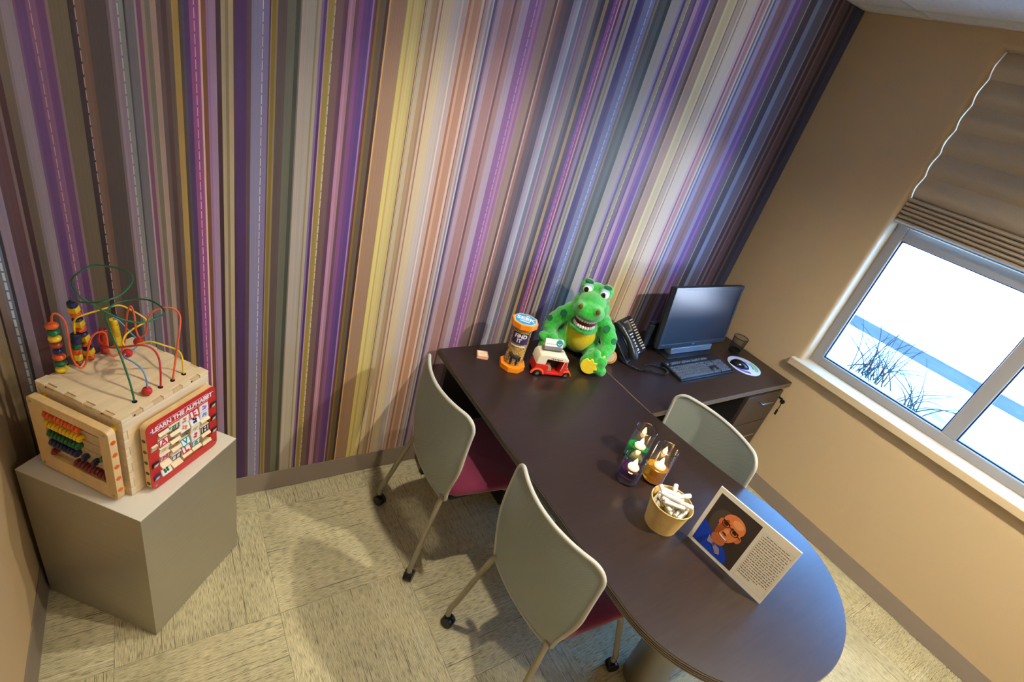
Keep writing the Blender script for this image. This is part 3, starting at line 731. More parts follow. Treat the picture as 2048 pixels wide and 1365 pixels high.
# --- bead maze on top (coordinates in the cube's frame, z from its base)
Z0 = PH
WIRES = {
 'green': [(-.075,-.111,.885),(-.066,-.09,.95),(-.052,-.05,1.02),(-.035,-.005,1.07),(-.015,.03,1.095),(.03,.048,1.105),(.074,.031,1.108),(.098,-.001,1.108),(.089,-.056,1.106),(.064,-.079,1.105),(.01,-.076,1.104),(-.025,-.05,1.115),(-.06,-.02,1.15),(-.085,.02,1.19),(-.055,.076,1.20),(.011,.112,1.20),(.046,.105,1.20),(.066,.043,1.20),(.045,-.006,1.197),(-.019,-.042,1.192),(-.07,-.035,1.185),(-.078,.02,1.165),(-.06,.08,1.14),(-.036,.12,1.125),(-.028,.13,1.105),(-.015,.13,1.0),(-.002,.13,.885)],
 'orange': [(.051,-.111,.885),(.076,-.1,.945),(.111,-.085,1.028),(.131,-.07,1.067),(.126,-.055,1.09),(.104,-.04,1.097),(.078,-.03,1.09),(.067,-.02,1.062),(.066,-.01,1.017),(.054,0,.998),(.052,.01,1.02),(.06,.02,1.065),(.06,.03,1.092),(.054,.04,1.059),(.048,.05,.979),(.034,.055,.933),(.011,.06,.926),(.008,.07,.948),(.011,.075,.995),(0,.08,1.01),(-.018,.09,.997),(-.035,.09,.962),(-.046,.09,.922),(-.062,.09,.91),(-.074,.095,.935),(-.076,.1,.979),(-.067,.11,1.049),(-.07,.12,1.076),(-.08,.125,1.088),(-.087,.13,1.07),(-.089,.13,1.0),(-.086,.13,.885)],
 'yellow': [(.092,-.111,.885),(.101,-.1,.94),(.096,-.09,.969),(.071,-.07,.991),(.044,-.05,1.01),(.031,-.03,1.002),(.01,-.01,.991),(0,0,1.004),(.026,.02,1.011),(.063,.03,1.014),(.111,.04,1.013),(.106,.05,1.03),(.083,.06,1.057),(.061,.075,1.076),(.027,.09,1.072),(-.02,.11,1.062),(-.033,.12,1.052),(-.034,.13,1.024),(-.036,.13,.96),(-.041,.13,.885)],
 'red': [(.009,-.111,.885),(.019,-.105,.936),(.031,-.09,.974),(.032,-.07,.998),(.014,-.05,1.013),(-.012,-.02,1.007),(-.025,.02,.994),(-.02,.06,.992),(.0,.09,.99),(.03,.115,.985),(.042,.128,.975),(.044,.13,.93),(.040,.13,.885)],
 'blue': [(-.035,-.111,.885),(-.032,-.11,.939),(-.024,-.09,.963),(-.022,-.06,.975),(-.024,-.03,.981),(-.005,-.01,.974),(.039,.02,.95),(.086,.05,.932),(.102,.07,.935),(.098,.09,.955),(.09,.11,.985),(.082,.125,1.0),(.08,.13,.985),(.084,.13,.93),(.086,.13,.885)],
}
WR = {}
for nm, pts in WIRES.items():
    pp = [(x, y, z-Z0) for x, y, z in pts]
    wm = TC['crimson'] if nm == 'red' else TC[nm]
    WR[nm] = obj('bead_wire', MB().tube(spline(pp, 5), 0.0022 if nm == 'blue' else 0.0027, 8), wm, cube, smooth=60)
    for p in (pp[0], pp[-1]): obj('wire_washer', MB().lathe([(0.0068,0),(0.0068,0.0015),(0.0045,0.0022)], 14, (p[0], p[1], CHH)), TC['black'], WR[nm])
def bead_stack(wire, p0, p1, items):
    """items: (shape, colour, height) from the bottom up along p0 -> p1"""
    p0 = Vector(p0); p1 = Vector(p1); d = (p1-p0).normalized(); q = d.to_track_quat('Z', 'Y').to_matrix().to_4x4(); s = 0.0
    for shape, c, h, r in items:
        M2 = T(*(p0 + d*s)) @ q; b = MB()
        if shape == 's': b.sphere((0,0,h/2), (r, r, h/2), 16, 10, M=M2)
        elif shape == 'c': b.lathe([(r*0.86,0),(r,h*0.18),(r,h*0.82),(r*0.86,h)], 18, M=M2)
        elif shape == 'b': b.cbox((0,0,h/2), (r*1.75, r*1.75, h*0.96), M=M2 @ RZ(25))
        obj('bead', b, TC[c], WR[wire], smooth=45, bevel=0.0015 if shape == 'b' else None); s += h
zt = CHH+0.002
bead_stack('orange', (-.086,.13,zt), (-.090,.13,zt+.17), [('s',c,.0212,.0155 if i != 3 else .0125) for i, c in enumerate(['yellow','green','orange','navy','brown','yellow','green','orange'])])
bead_stack('yellow', (-.041,.13,zt), (-.034,.13,zt+.11), [('s','brown',.018,.0115),('c','yellow',.020,.0125),('c','orange',.018,.0120),('c','green',.016,.0120),('c','navy',.018,.0125),('c','navy',.016,.0125)])
bead_stack('green', (-.002,.13,zt), (-.029,.13,zt+.205), [('s','orange',.019,.013),('b','yellow',.019,.0125),('s','navy',.013,.013),('s','orange',.021,.0135),('b','yellow',.019,.0125),('s','navy',.014,.0135),('s','orange',.021,.0135),('b','yellow',.019,.0125),('s','navy',.013,.0135),('s','orange',.019,.0135),('b','yellow',.018,.0125),('c','navy',.016,.0125)])
bead_stack('red', (.040,.13,zt), (.045,.13,zt+.08), [('c','red',.017,.0105)]*5)
bead_stack('blue', (.086,.13,zt), (.080,.13,zt+.1), [('c','yellow',.021,.0115)]*5)
def barrel(c, ax, wire):
    ax = Vector(ax).normalized(); M2 = T(*c) @ ax.to_track_quat('Z','Y').to_matrix().to_4x4()
    pr = []
    for k in range(13):
        u = k/12; pr.append((0.0085+0.0045*math.sin(PI*u)+(0.0007 if k % 2 else 0), -0.011+0.022*u))
    obj('bead', MB().lathe(pr, 18, M=M2), TC['crimson'], WR[wire], smooth=50)
barrel((-.0345,-.111,zt+.012), (0,0,1), 'blue'); barrel((.004,-.006,.970-Z0), (1,.6,-.4), 'blue'); barrel((.097,.062,.934-Z0), (.6,.8,0), 'blue')

# --- abacus frame on the side towards the left wall
PT = 0.022                      # panel thickness
FO = 0.163                      # inner face of the hung panels from the cube's centre
def ring_prism(outer, inner, z0, z1, M):
    mb = MB(); n = len(outer)
    vs = [(x,y,z) for z in (z0, z1) for x, y in outer] + [(x,y,z) for z in (z0, z1) for x, y in inner]
    fs = []
    for i in range(n):
        j = (i+1) % n
        fs += [(i, j, n+j, n+i), (2*n+i, 3*n+i, 3*n+j, 2*n+j), (n+i, n+j, 3*n+j, 3*n+i), (i, 2*n+i, 2*n+j, j)]
    return mb.add(vs, fs, M=M)
def rrect(x0, x1, y0, y1, r, n=4):
    p = []
    for cx, cy, a in ((x1-r, y1-r, 0), (x0+r, y1-r, 90), (x0+r, y0+r, 180), (x1-r, y0+r, 270)): p += arc(cx, cy, r, r, a, a+90, n)
    return p
zb0 = PH
MA = Matrix(((0,0,-1,-FO),(-1,0,0,0),(0,1,0,0),(0,0,0,1)))       # face x = -cube y, up, outward
A0, A1, B0, B1 = -0.139, 0.141, 0.008, 0.274
ab = obj('abacus_frame', ring_prism(rrect(A0, A1, B0, B1, 0.014), rrect(-0.090, 0.106, 0.062, 0.244, 0.002), 0, PT, MA), M_beech, cube, smooth=30, bevel=0.0015)
obj('backing_board', MB().box(-0.092, 0.108, 0.060, 0.246, 0.001, 0.004, M=MA), M_edge, ab, smooth=0)
rows = [('orange', 0.226), ('yellow', 0.190), ('green', 0.154), ('navy', 0.119), ('wine', 0.080)]
rnd = random.Random(2)
for c, z in rows:
    rd = MB().cyl(MA @ Vector((-0.091, z, 0.013)), MA @ Vector((0.107, z, 0.013)), 0.0018, 8)
    obj('rod', rd, M_chrome, ab)
    pos = [-0.086 + 0.0125*k for k in range(10)]
    if c == 'green': pos = [-0.086 + 0.0125*k for k in range(9)] + [0.101]
    if c == 'navy': pos = [-0.086 + 0.0125*k for k in range(8)] + [0.030, 0.066]
    if c == 'wine': pos = [-0.086] + [-0.004 + 0.0125*k for k in range(9)]
    for px in pos:
        p = MA @ Vector((px, z, 0.013))
        M2 = T(*p) @ Vector((0,1,0)).to_track_quat('Z','Y').to_matrix().to_4x4()
        obj('abacus_bead', MB().lathe([(0.004,-0.006),(0.0095,-0.005),(0.0125,-0.0015),(0.0125,0.0015),(0.0095,0.005),(0.004,0.006)], 14, M=M2), TC[c], ab, smooth=35)
for x, z in ((A0+0.014, B0+0.016), (A1-0.014, B0+0.016), (A0+0.014, B1-0.016), (A1-0.014, B1-0.016)):
    obj('screw', MB().lathe([(0.0045,PT),(0.0045,PT+0.001),(0.003,PT+0.0018)], 12, M=MA @ T(x, z, 0)), M_chrome, ab)
    obj('spacer', MB().lathe([(0.009,-0.014),(0.009,0.0)], 14, M=MA @ T(x-0.006*(1 if x > 0 else -1), z, 0)), TC['yellow'], ab)
for k in range(5): 
    M2 = MA @ T(A1, 0.232-0.046*k, PT/2) @ RY(90); obj('edge_dot', MB().lathe([(0.0075,0.0),(0.0075,0.0006)], 16, M=M2), TC['orange'], ab)

# --- alphabet panel on the side towards the room
MF = Matrix(((1,0,0,0),(0,0,-1,-FO),(0,1,0,0),(0,0,0,1)))
A0, A1, B0, B1 = -0.112, 0.137, 0.006, 0.262
w0, w1, h0, h1 = -0.080, 0.108, 0.036, 0.216
al = obj('alphabet_frame', ring_prism(rrect(A0, A1, B0, B1, 0.018), rrect(w0-0.004, w1+0.004, h0-0.004, h1+0.004, 0.004), 0, PT-0.003, MF), M_beech, cube, smooth=30)
obj('red_board', ring_prism(rrect(A0, A1, B0, B1, 0.018), rrect(w0, w1, h0, h1, 0.003), PT-0.003, PT, MF), M_red, al, smooth=30)
obj('backing_board', MB().box(w0-0.004, w1+0.004, h0-0.004, h1+0.004, 0.001, 0.003, M=MF), M_edge, al, smooth=0)
obj('panel_title', MB().text('LEARN THE ALPHABET', 0.0225, 0.0006, MF @ T((w0+w1)/2, 0.2345, PT+0.0004), bold=0.0007, spacing=0.95), M_ink, al, smooth=0)
obj('title_rule', MB().box(w0+0.004, w1-0.002, 0.2215, 0.2225, PT, PT+0.0005, M=MF), M_ink, al, smooth=0)
obj('title_rule', MB().box(w0+0.004, w1-0.002, 0.247, 0.2478, PT, PT+0.0005, M=MF), M_ink, al, smooth=0)
for x, z in ((A0+0.013, B0+0.015), (A1-0.013, B0+0.022), (A0+0.013, B1-0.028), (A1-0.013, B1-0.022)):
    obj('screw', MB().lathe([(0.005,PT),(0.0048,PT+0.0015),(0.002,PT+0.0035)], 14, M=MF @ T(x, z, 0)), M_chrome, al)
    obj('spacer', MB().lathe([(0.009,-0.014),(0.009,0.0)], 14, M=MF @ T(x+(0.006 if x < 0 else -0.006), z, 0)), TC['yellow'], al)
for k in range(5):
    M2 = MF @ T(A0, 0.205-0.043*k, PT/2-0.002) @ RY(-90); obj('edge_dot', MB().lathe([(0.0065,0.0),(0.0065,0.0006)], 16, M=M2), TC['black'], al)
# flip blocks on five rods
INKC = {'g': toycol('ink_green',30,96,50), 'p': toycol('ink_pink',214,60,110), 'n': toycol('ink_navy',30,40,96), 'r': toycol('ink_red',204,44,44), 't': toycol('ink_teal',40,140,140), 'k': toycol('ink_black',30,26,26), 'v': toycol('ink_violet',176,110,196), 'o': toycol('ink_orange',226,130,40), 'y': toycol('ink_yellow',226,196,60), 'b': toycol('ink_blue',120,150,210)}
M_card = mat('white_block_face', rgb(236,230,226), 0.45)
GRID = [['', 'B:g', '*:o', 'E:r', '*:v'], ['A:r', '', '*:o', '*:k', '*:b'], ['*:y', '', '', '*:y', ''], ['M:p', '', 'V:t', '*:r', 'H:k'], ['', 'T:n', 'L:r', '6:t', ''], ['*:g', '', '', '', '']]
rnd = random.Random(11)
cw, rh = (w1-w0)/5, (h1-h0)/6
for r_ in range(6):
    zc = h1 - (r_+0.5)*rh
    obj('rod', MB().cyl(MF @ Vector((w0, zc, 0.016)), MF @ Vector((w1, zc, 0.016)), 0.0015, 8), M_chrome, al)
    for c_ in range(5):
        it = GRID[r_][c_]; xc = w0 + (c_+0.5)*cw
        ang = rnd.uniform(-24, 24) if it else rnd.choice((48, -52, 60, 46)) + rnd.uniform(-8, 8)
        MM = MF @ T(xc, zc, 0.016) @ RX(ang)
        bs = cw*0.47
        if not it and rnd.random() < 0.12: continue
        obj('flip_block', MB().cbox((0,0,0), (bs*2, rh*0.96, 0.012), M=MM), M_ply, al, smooth=0, bevel=0.0008, seg=1)
        if it:
            ch_, co = it.split(':')
            fc = MB().cbox((0,0,0.0064), (bs*1.86, rh*0.86, 0.0008), 0, M=MM)
            hw_, hh_ = bs*0.93, rh*0.43
            if ch_ != '*':
                for (a, b, c2, d) in ((-hw_,hw_,-hh_,-hh_+0.003),(-hw_,hw_,hh_-0.003,hh_),(-hw_,-hw_+0.003,-hh_,hh_),(hw_-0.003,hw_,-hh_,hh_)):
                    fc.box(a, b, c2, d, 0.0068, 0.0073, 1, M=MM)
                fc.text(ch_, 0.029, 0.0006, MM @ T(0, 0, 0.0072), 1, bold=0.0006)
            else:
                for q in range(4):
                    a = q*PI/2+rnd.uniform(0, 1); fc.lathe([(0.0042,0),(0.0036,0.0005)], 9, M=MM @ T(0.006*math.cos(a), 0.006*math.sin(a), 0.0068), mi=1)
                fc.cbox((0.001, -0.001, 0.0071), (0.003, 0.014, 0.0005), 1, M=MM @ RZ(rnd.uniform(-40, 40)))
            obj('block_face', fc, [M_card, INKC[co]], al, smooth=0)
# little printed tiles in the red margin
for x, z, co in ((-0.096, 0.172, 'o'), (-0.096, 0.105, 'k'), (-0.096, 0.052, 'n'), (0.123, 0.190, 'k'), (0.123, 0.135, 'k'), (0.123, 0.080, 'k')):
    mb = MB().cbox((0,0,0), (0.019, 0.024, 0.006), 0, M=MF @ T(x, z, PT+0.002) @ RX(20))
    if co != 'o': mb.cbox((0,0,0.0033), (0.011, 0.014, 0.0008), 1, M=MF @ T(x, z, PT+0.002) @ RX(20))
    obj('margin_tile', mb, [INKC[co] if co != 'o' else M_ply, M_card], al, smooth=0)
# ------------------------------------------------------------------ things on the desk
def remesh(mb, voxel, it=4):
    """fuse overlapping blobs into one continuous skin"""
    me = bpy.data.meshes.new('tmp'); me.from_pydata(mb.v, [], mb.f)
    bm = bmesh.new(); bm.from_mesh(me); bmesh.ops.recalc_face_normals(bm, faces=bm.faces); bm.to_mesh(me); bm.free()
    o = bpy.data.objects.new('tmp', me); COL.objects.link(o)
    m = o.modifiers.new('r', 'REMESH'); m.mode = 'VOXEL'; m.voxel_size = voxel
    s2 = o.modifiers.new('s', 'SMOOTH'); s2.factor = 0.5; s2.iterations = it
    dg = bpy.context.evaluated_depsgraph_get(); r = bpy.data.meshes.new_from_object(o.evaluated_get(dg))
    out = MB().add([tuple(v.co) for v in r.vertices], [tuple(p.vertices) for p in r.polygons])
    bpy.data.objects.remove(o); bpy.data.meshes.remove(me); bpy.data.meshes.remove(r)
    return out

# --- plush dinosaur (local frame: faces -Y, X to its left hand side as seen by the viewer's right)
M_fur = mat('green_plush', rgb(44,184,58), 0.95, spec=0.1, sheen=0.7, noise=((70,70,70), 0.30), bump=(330, 0.9, 0.006))
M_furd = mat('dark_green_felt', rgb(18,104,62), 0.9, sheen=0.3)
M_yel = mat('yellow_felt', rgb(236,206,30), 0.9, sheen=0.3, noise=((90,90,90), 0.08))
M_eye = mat('white_eye', rgb(238,238,234), 0.15); M_pupil = mat('black_pupil', rgb(18,12,10), 0.08); M_lid = mat('pale_blue_lid', rgb(150,196,214), 0.6)
M_brown = mat('brown_felt', rgb(120,62,20), 0.8); M_tooth = mat('white_teeth', rgb(240,228,220), 0.3); M_mouth = mat('dark_red_mouth', rgb(98,22,16), 0.5); M_gum = mat('pink_gum', rgb(206,120,110), 0.5)
dino = thing('plush_dinosaur', 'green plush dinosaur with yellow belly and toothy grin sitting on the desk', 'plush toy', (-1.325, -0.185, DT), R(-47))
b = MB()
b.sphere((0.0, 0.03, 0.125), (0.100, 0.085, 0.128)); b.sphere((0.0, 0.045, 0.065), (0.108, 0.085, 0.062)); b.sphere((0.0, 0.02, 0.225), (0.078, 0.066, 0.075))
b.sphere((0, 0.01, 0.325), (0.072, 0.07, 0.075)); b.sphere((0, -0.055, 0.322), (0.070, 0.078, 0.054)); b.sphere((0, -0.115, 0.300), (0.079, 0.058, 0.049))     # skull, muzzle
b.sphere((-0.047, -0.015, 0.378), (0.036, 0.036, 0.040)); b.sphere((0.047, -0.015, 0.378), (0.036, 0.036, 0.040)); b.sphere((0, 0.0, 0.368), (0.045, 0.04, 0.032))  # brow bumps
b.sphere((-0.042, -0.152, 0.326), 0.022); b.sphere((0.042, -0.152, 0.326), 0.022)                                                                               # nostril bumps
b.sphere((0, -0.066, 0.196), (0.074, 0.072, 0.030)); b.sphere((0.066, 0.01, 0.275), (0.028, 0.045, 0.05)); b.sphere((-0.066, 0.01, 0.275), (0.028, 0.045, 0.05))    # jaw, cheeks
for sx in (-1, 1):
    for k, (p, r) in enumerate([((0.082, 0.012, 0.215), 0.046), ((0.115, -0.002, 0.185), 0.046), ((0.140, -0.020, 0.155), 0.044), ((0.150, -0.042, 0.125), 0.040), ((0.148, -0.066, 0.108), 0.037), ((0.140, -0.088, 0.100), 0.033)]):
        b.sphere((sx*p[0], p[1], p[2]), r, 14, 9)
    for p, r in [((0.085, -0.01, 0.055), 0.053), ((0.105, -0.06, 0.050), 0.048), ((0.115, -0.105, 0.050), 0.046)]: b.sphere((sx*p[0], p[1], p[2]), r, 14, 9)
    fx = 0.096 if sx > 0 else -0.122
    b.sphere((fx, -0.150, 0.060), (0.054, 0.030, 0.058), 18, 12)
    for dx, dz, r in ((0.010, 0.118, 0.025), (0.052, 0.088, 0.026), (0.060, 0.040, 0.028)) if sx > 0 else ((-0.042, 0.112, 0.026), (0.004, 0.122, 0.027), (0.048, 0.102, 0.026)): b.sphere((fx+dx, -0.152, dz), (r, 0.024, r), 14, 9)
b.sphere((0.0, 0.10, 0.045), (0.06, 0.06, 0.045)); b.sphere((0.05, 0.13, 0.03), (0.045, 0.045, 0.03))
bd = remesh(b, 0.0062, 5); bd.v = [(x, y, max(z, 0.0)) for x, y, z in bd.v]
obj('body', bd, M_fur, dino, smooth=180)
def disc_patch(name, c, n, rx, ry, m, up=(0,0,1), th=0.006, pts=None, par=dino):
    n = Vector(n).normalized(); u = Vector(up).cross(n).normalized(); v = n.cross(u)
    Mx = Matrix(((u.x,v.x,n.x,c[0]),(u.y,v.y,n.y,c[1]),(u.z,v.z,n.z,c[2]),(0,0,0,1)))
    pl = pts or [(math.cos(2*PI*i/24), math.sin(2*PI*i/24)) for i in range(24)]
    return obj(name, MB().prism([(x*rx, y*ry) for x, y in pl], -0.004, th, M=Mx), m, par, smooth=50, bevel=0.002)
belly = MB().sphere((0.0, -0.008, 0.125), (0.079, 0.066, 0.098), 28, 18)
obj('belly', belly, M_yel, dino, smooth=180)
obj('mouth', MB().sphere((0, -0.068, 0.236), (0.056, 0.060, 0.036), 20, 12), M_mouth, dino, smooth=180)
for zz, s, up in ((0.255, 1.0, -1), (0.219, 1.0, 1)):
    for k in range(11):
        a = R(200 + 14*k); x = 0.052*s*math.cos(a); y = -0.076 + 0.062*s*math.sin(a)
        h = 0.0105 if up < 0 else 0.0095
        obj('tooth', MB().sphere((x, y, zz), (0.0062, 0.0055, h), 10, 7), M_tooth, dino, smooth=180)
for sx in (-1, 1):
    e = obj('eye', MB().sphere((sx*0.042, -0.040, 0.374), (0.024, 0.020, 0.025), 20, 14), M_eye, dino, smooth=180)
    obj('pupil', MB().sphere((sx*0.042-0.004, -0.055, 0.374), (0.0125, 0.008, 0.014), 16, 10), M_pupil, e, smooth=180)
    obj('eyelid', MB().sphere((sx*0.042, -0.036, 0.381), (0.026, 0.019, 0.024), 18, 12), M_lid, e, smooth=180)
    obj('nostril', MB().sphere((sx*0.042, -0.170, 0.332), (0.011, 0.007, 0.012), 14, 9), M_brown, dino, smooth=180)
    disc_patch('brow_spot', (sx*0.046, -0.040, 0.412), (0, -0.55, 0.85), 0.020, 0.009, M_furd, up=(0,1,0))
    tri = [(0.9*math.cos(a), 0.9*math.sin(a)) for a in (R(90), R(150), R(210), R(275), R(330), R(30))]
    disc_patch('arm_spot', (sx*0.112, -0.043, 0.212), (sx*0.15, -0.9, 0.35), 0.021, 0.024, M_furd, pts=tri)
    disc_patch('arm_spot', (sx*0.166, -0.052, 0.165), (sx*0.5, -0.8, 0.35), 0.018, 0.020, M_furd, pts=tri)
    for dx in (-0.014, 0.010): obj('claw', MB().sphere((sx*0.138+dx, -0.120, 0.100), (0.008, 0.008, 0.008), 10, 7), M_yel, dino, smooth=180)
    star = []
    for k in range(24):
        a = 2*PI*k/24; rr = 1.0
        if PI*0.15 < a < PI*0.85: rr = 0.95 + 0.22*math.cos(9*(a-PI/2))
        star.append((rr*math.cos(a), rr*math.sin(a)))
    fx = 0.092 if sx > 0 else -0.122
    disc_patch('sole_patch', (fx, -0.178, 0.056), (0, -1, 0), 0.040, 0.042, M_yel, pts=[(x*0.62+y*0.78, -x*0.78+y*0.62) for x, y in star] if sx > 0 else star, th=0.004)
# round keepsake token leaning by its foot
M_tokw = mat('tan_wood_ring', rgb(206,142,66), 0.45); M_tokc = mat('cream_label', rgb(222,206,172), 0.5); M_tokr = mat('red_ring_line', rgb(170,70,40), 0.5)
tk = thing('wooden_token', 'round wooden token with cream label leaning against the plush dinosaur', 'token', (-1.180, -0.300, DT), R(-46))
MK = T(0, 0, 0.0375) @ RX(74)
obj('disc', MB().lathe([(0.035,-0.004),(0.037,-0.003),(0.037,0.003),(0.035,0.004)], 40, M=MK), M_tokw, tk)
obj('ring_line', MB().lathe([(0.0275,0.004),(0.0275,0.0046)], 40, M=MK), M_tokr, tk)
obj('label', MB().lathe([(0.0262,0.004),(0.0262,0.0050)], 40, M=MK), M_tokc, tk)

# --- plastic shaker tube
M_or = mat('orange_plastic', rgb(244,138,22), 0.35); M_bl = mat('blue_sticker', rgb(40,150,206), 0.4); M_clear = mat('clear_plastic', (0.98,0.98,0.98), 0.05, trans=1.0, ior=1.15)
ft = thing('find_it_tube', 'clear tube of coloured beads with orange octagonal caps standing on the desk', 'toy', (-1.742, -0.236, DT), R(18))
octo = lambda r: [(r*math.cos(PI/8+PI/4*k), r*math.sin(PI/8+PI/4*k)) for k in range(8)]
obj('bottom_cap', MB().prism(octo(0.062), 0, 0.028), M_or, ft, smooth=0, bevel=0.003)
tcap = obj('top_cap', MB().prism(octo(0.062), 0.228, 0.255), M_or, ft, smooth=0, bevel=0.003)
obj('cap_rim', MB().prism(octo(0.0535), 0.255, 0.2560), M_ink, tcap, smooth=0)
obj('cap_sticker', MB().prism(octo(0.051), 0.2558, 0.2566), M_bl, tcap, smooth=0)
MTX = T(0, 0, 0.2568) @ RZ(-62)
obj('cap_letters', MB().text('SEEK', 0.040, 0.0005, MTX @ T(0, 0.004, 0), bold=0.001).cbox((0, -0.022, 0), (0.046, 0.007, 0.0004), M=MTX).cbox((0.004, 0.031, 0), (0.016, 0.007, 0.0004), M=MTX), M_ink, tcap, smooth=0)
obj('tube_wall', MB().lathe([(0.0455,0.028),(0.0455,0.228)], 40, cap0=False, cap1=False), M_pane, ft)
rnd = random.Random(7); fill = []
FC = [(222,170,60), (214,120,50), (60,50,44), (236,226,210), (190,84,44), (120,140,70), (236,206,120), (90,120,170)]
fm = [mat('bead_fill_%d' % i, rgb(*c), 0.4) for i, c in enumerate(FC)]
fb = MB()
fb.lathe([(0.0405,0.0285),(0.0405,0.227)], 24, mi=0)
for k in range(1900):
    a = rnd.uniform(0, 2*PI); z = rnd.uniform(0.032, 0.224); r = 0.0412
    s = rnd.uniform(0.0017, 0.0027)
    p = (r*math.cos(a), r*math.sin(a), z)
    fb.add([(p[0]+s,p[1],p[2]),(p[0]-s,p[1],p[2]),(p[0],p[1]+s,p[2]),(p[0],p[1]-s,p[2]),(p[0],p[1],p[2]+s),(p[0],p[1],p[2]-s)], [(0,2,4),(2,1,4),(1,3,4),(3,0,4),(2,0,5),(1,2,5),(3,1,5),(0,3,5)], rnd.randrange(8))
fo = obj('bead_filling', fb, fm, ft, smooth=0); fo['kind'] = 'stuff'
# wrapped label facing the room
def wrap_label(r, a0, a1, z0, z1, m, name, par):
    n = 16; vs = []; fs = []
    for i in range(n+1):
        a = R(a0+(a1-a0)*i/n)
        for rr in (r, r+0.0006):
            for z in (z0, z1): vs.append((rr*math.cos(a), rr*math.sin(a), z))
    for i in range(n):
        o = 4*i; fs += [(o+2,o+6,o+7,o+3), (o,o+1,o+5,o+4), (o+1,o+3,o+7,o+5), (o,o+4,o+6,o+2)]
    return obj(name, MB().add(vs, fs), m, par, smooth=60)
M_lab = mat('violet_label', rgb(58,44,84), 0.45)
AL = -145                               # label direction in the tube's frame
lab = wrap_label(0.0460, AL-50, AL+50, 0.150, 0.205, M_lab, 'label', ft)
wrap_label(0.0460, AL-52, AL+38, 0.136, 0.141, M_ink, 'label_rule', ft)
def bent_text(txt, size, a_c, z, r, m, par):
    mb = MB().text(txt, size, 0.0006, Matrix.Identity(4), bold=0.0008)
    v2 = []
    for x, y, zz in mb.v:
        a = R(a_c) + x/r; v2.append(((r+zz)*math.cos(a), (r+zz)*math.sin(a), z+y))
    mb.v = v2
    return obj('label_letters', mb, m, par, smooth=0)
bent_text('FIND', 0.026, AL, 0.190, 0.0472, M_ink, lab); bent_text('IT', 0.026, AL-4, 0.167, 0.0472, M_ink, lab)
# small dark animal figure among the beads
fig = MB()
Mg = RZ(AL) @ T(0.038, 0, 0.0)
for q, rr in (((0,0,0.078), (0.010,0.022,0.013)), ((0,-0.020,0.088), (0.008,0.009,0.011)), ((0,0.014,0.052), (0.006,0.006,0.022)), ((0,-0.012,0.052), (0.006,0.006,0.022)), ((0,0.024,0.070),(0.004,0.005,0.014))): fig.sphere(q, rr, 14, 9, M=Mg)
obj('animal_figure', fig, mat('dark_grey_plastic', rgb(46,42,44), 0.5), ft, smooth=60)

# --- toy auto-rickshaw
M_tred = mat('red_enamel', rgb(206,34,26), 0.25, coat=0.4); M_tcream = mat('cream_enamel', rgb(228,212,184), 0.35); M_tor = mat('orange_enamel', rgb(224,84,34), 0.3)
tu = thing('toy_rickshaw', 'red and cream toy auto rickshaw on the desk before the plush dinosaur', 'toy vehicle', (-1.588, -0.347, DT), R(-19.7))
def yprism(pts, y0, y1, name, m, par=tu, bevel=0.003):
    Mx = Matrix(((1,0,0,0),(0,0,-1,0),(0,1,0,0),(0,0,0,1)))
    return obj(name, MB().prism(pts, -y1, -y0, M=Mx), m, par, smooth=35, bevel=bevel)
YW = 0.040; OY = 0.040                    # half width, the near side wheels lie on the measured line
body = [(-0.092,0.020),(-0.088,0.064),(-0.030,0.062),(-0.022,0.052),(-0.022,0.022),(0.036,0.022),(0.046,0.058),(0.062,0.058),(0.074,0.044),(0.082,0.034),(0.078,0.012),(0.05,0.008),(-0.075,0.008)]
yprism(body, OY-YW, OY+YW, 'body', M_tred)
roof = [(-0.090,0.064),(-0.086,0.098),(-0.076,0.112),(-0.05,0.118),(0.05,0.110),(0.064,0.100),(0.066,0.090),(0.048,0.086),(-0.040,0.094),(-0.044,0.063)]
yprism(roof, OY-YW-0.001, OY+YW+0.001, 'canopy', M_tcream)
yprism([(-0.040,0.062),(-0.038,0.092),(0.046,0.085),(0.040,0.024),(-0.02,0.024)], OY+0.006, OY+0.030, 'cabin_interior', M_dark)
yprism([(-0.036,0.030),(-0.034,0.050),(-0.006,0.048),(0.0,0.024),(-0.02,0.023)], OY-0.03, OY+0.006, 'bench', mat('olive_bench', rgb(140,130,90), 0.6))
for yy in (OY-YW+0.003, OY+YW-0.003): obj('pillar', MB().tube([(0.040,yy,0.024),(0.049,yy,0.088)], 0.002, 8), M_tcream, tu)
yprism([(0.046,0.058),(0.052,0.088),(0.060,0.092),(0.066,0.058)], OY-YW, OY+YW, 'windscreen_frame', M_tred, bevel=0.002)
yprism([(0.060,0.060),(0.063,0.088),(0.0665,0.088),(0.068,0.060)], OY-YW+0.004, OY+YW-0.004, 'windscreen', mat('pale_windscreen', rgb(176,190,160), 0.15), bevel=None)
yprism([(-0.10+0.033*math.cos(R(a))+0.028, 0.012+0.030*math.sin(R(a))) for a in range(0,181,15)] + [(-0.10+0.024*math.cos(R(a))+0.028, 0.012+0.022*math.sin(R(a))) for a in range(180,-1,-15)], OY-YW-0.006, OY-YW+0.004, 'rear_fender', M_tor, bevel=0.0015)
yprism([(0.073+0.026*math.cos(R(a)), 0.014+0.026*math.sin(R(a))) for a in range(0,136,15)] + [(0.073+0.019*math.cos(R(a)), 0.014+0.019*math.sin(R(a))) for a in range(135,-1,-15)], OY-YW-0.004, OY-YW+0.020, 'front_fender', M_tor, bevel=0.0015)
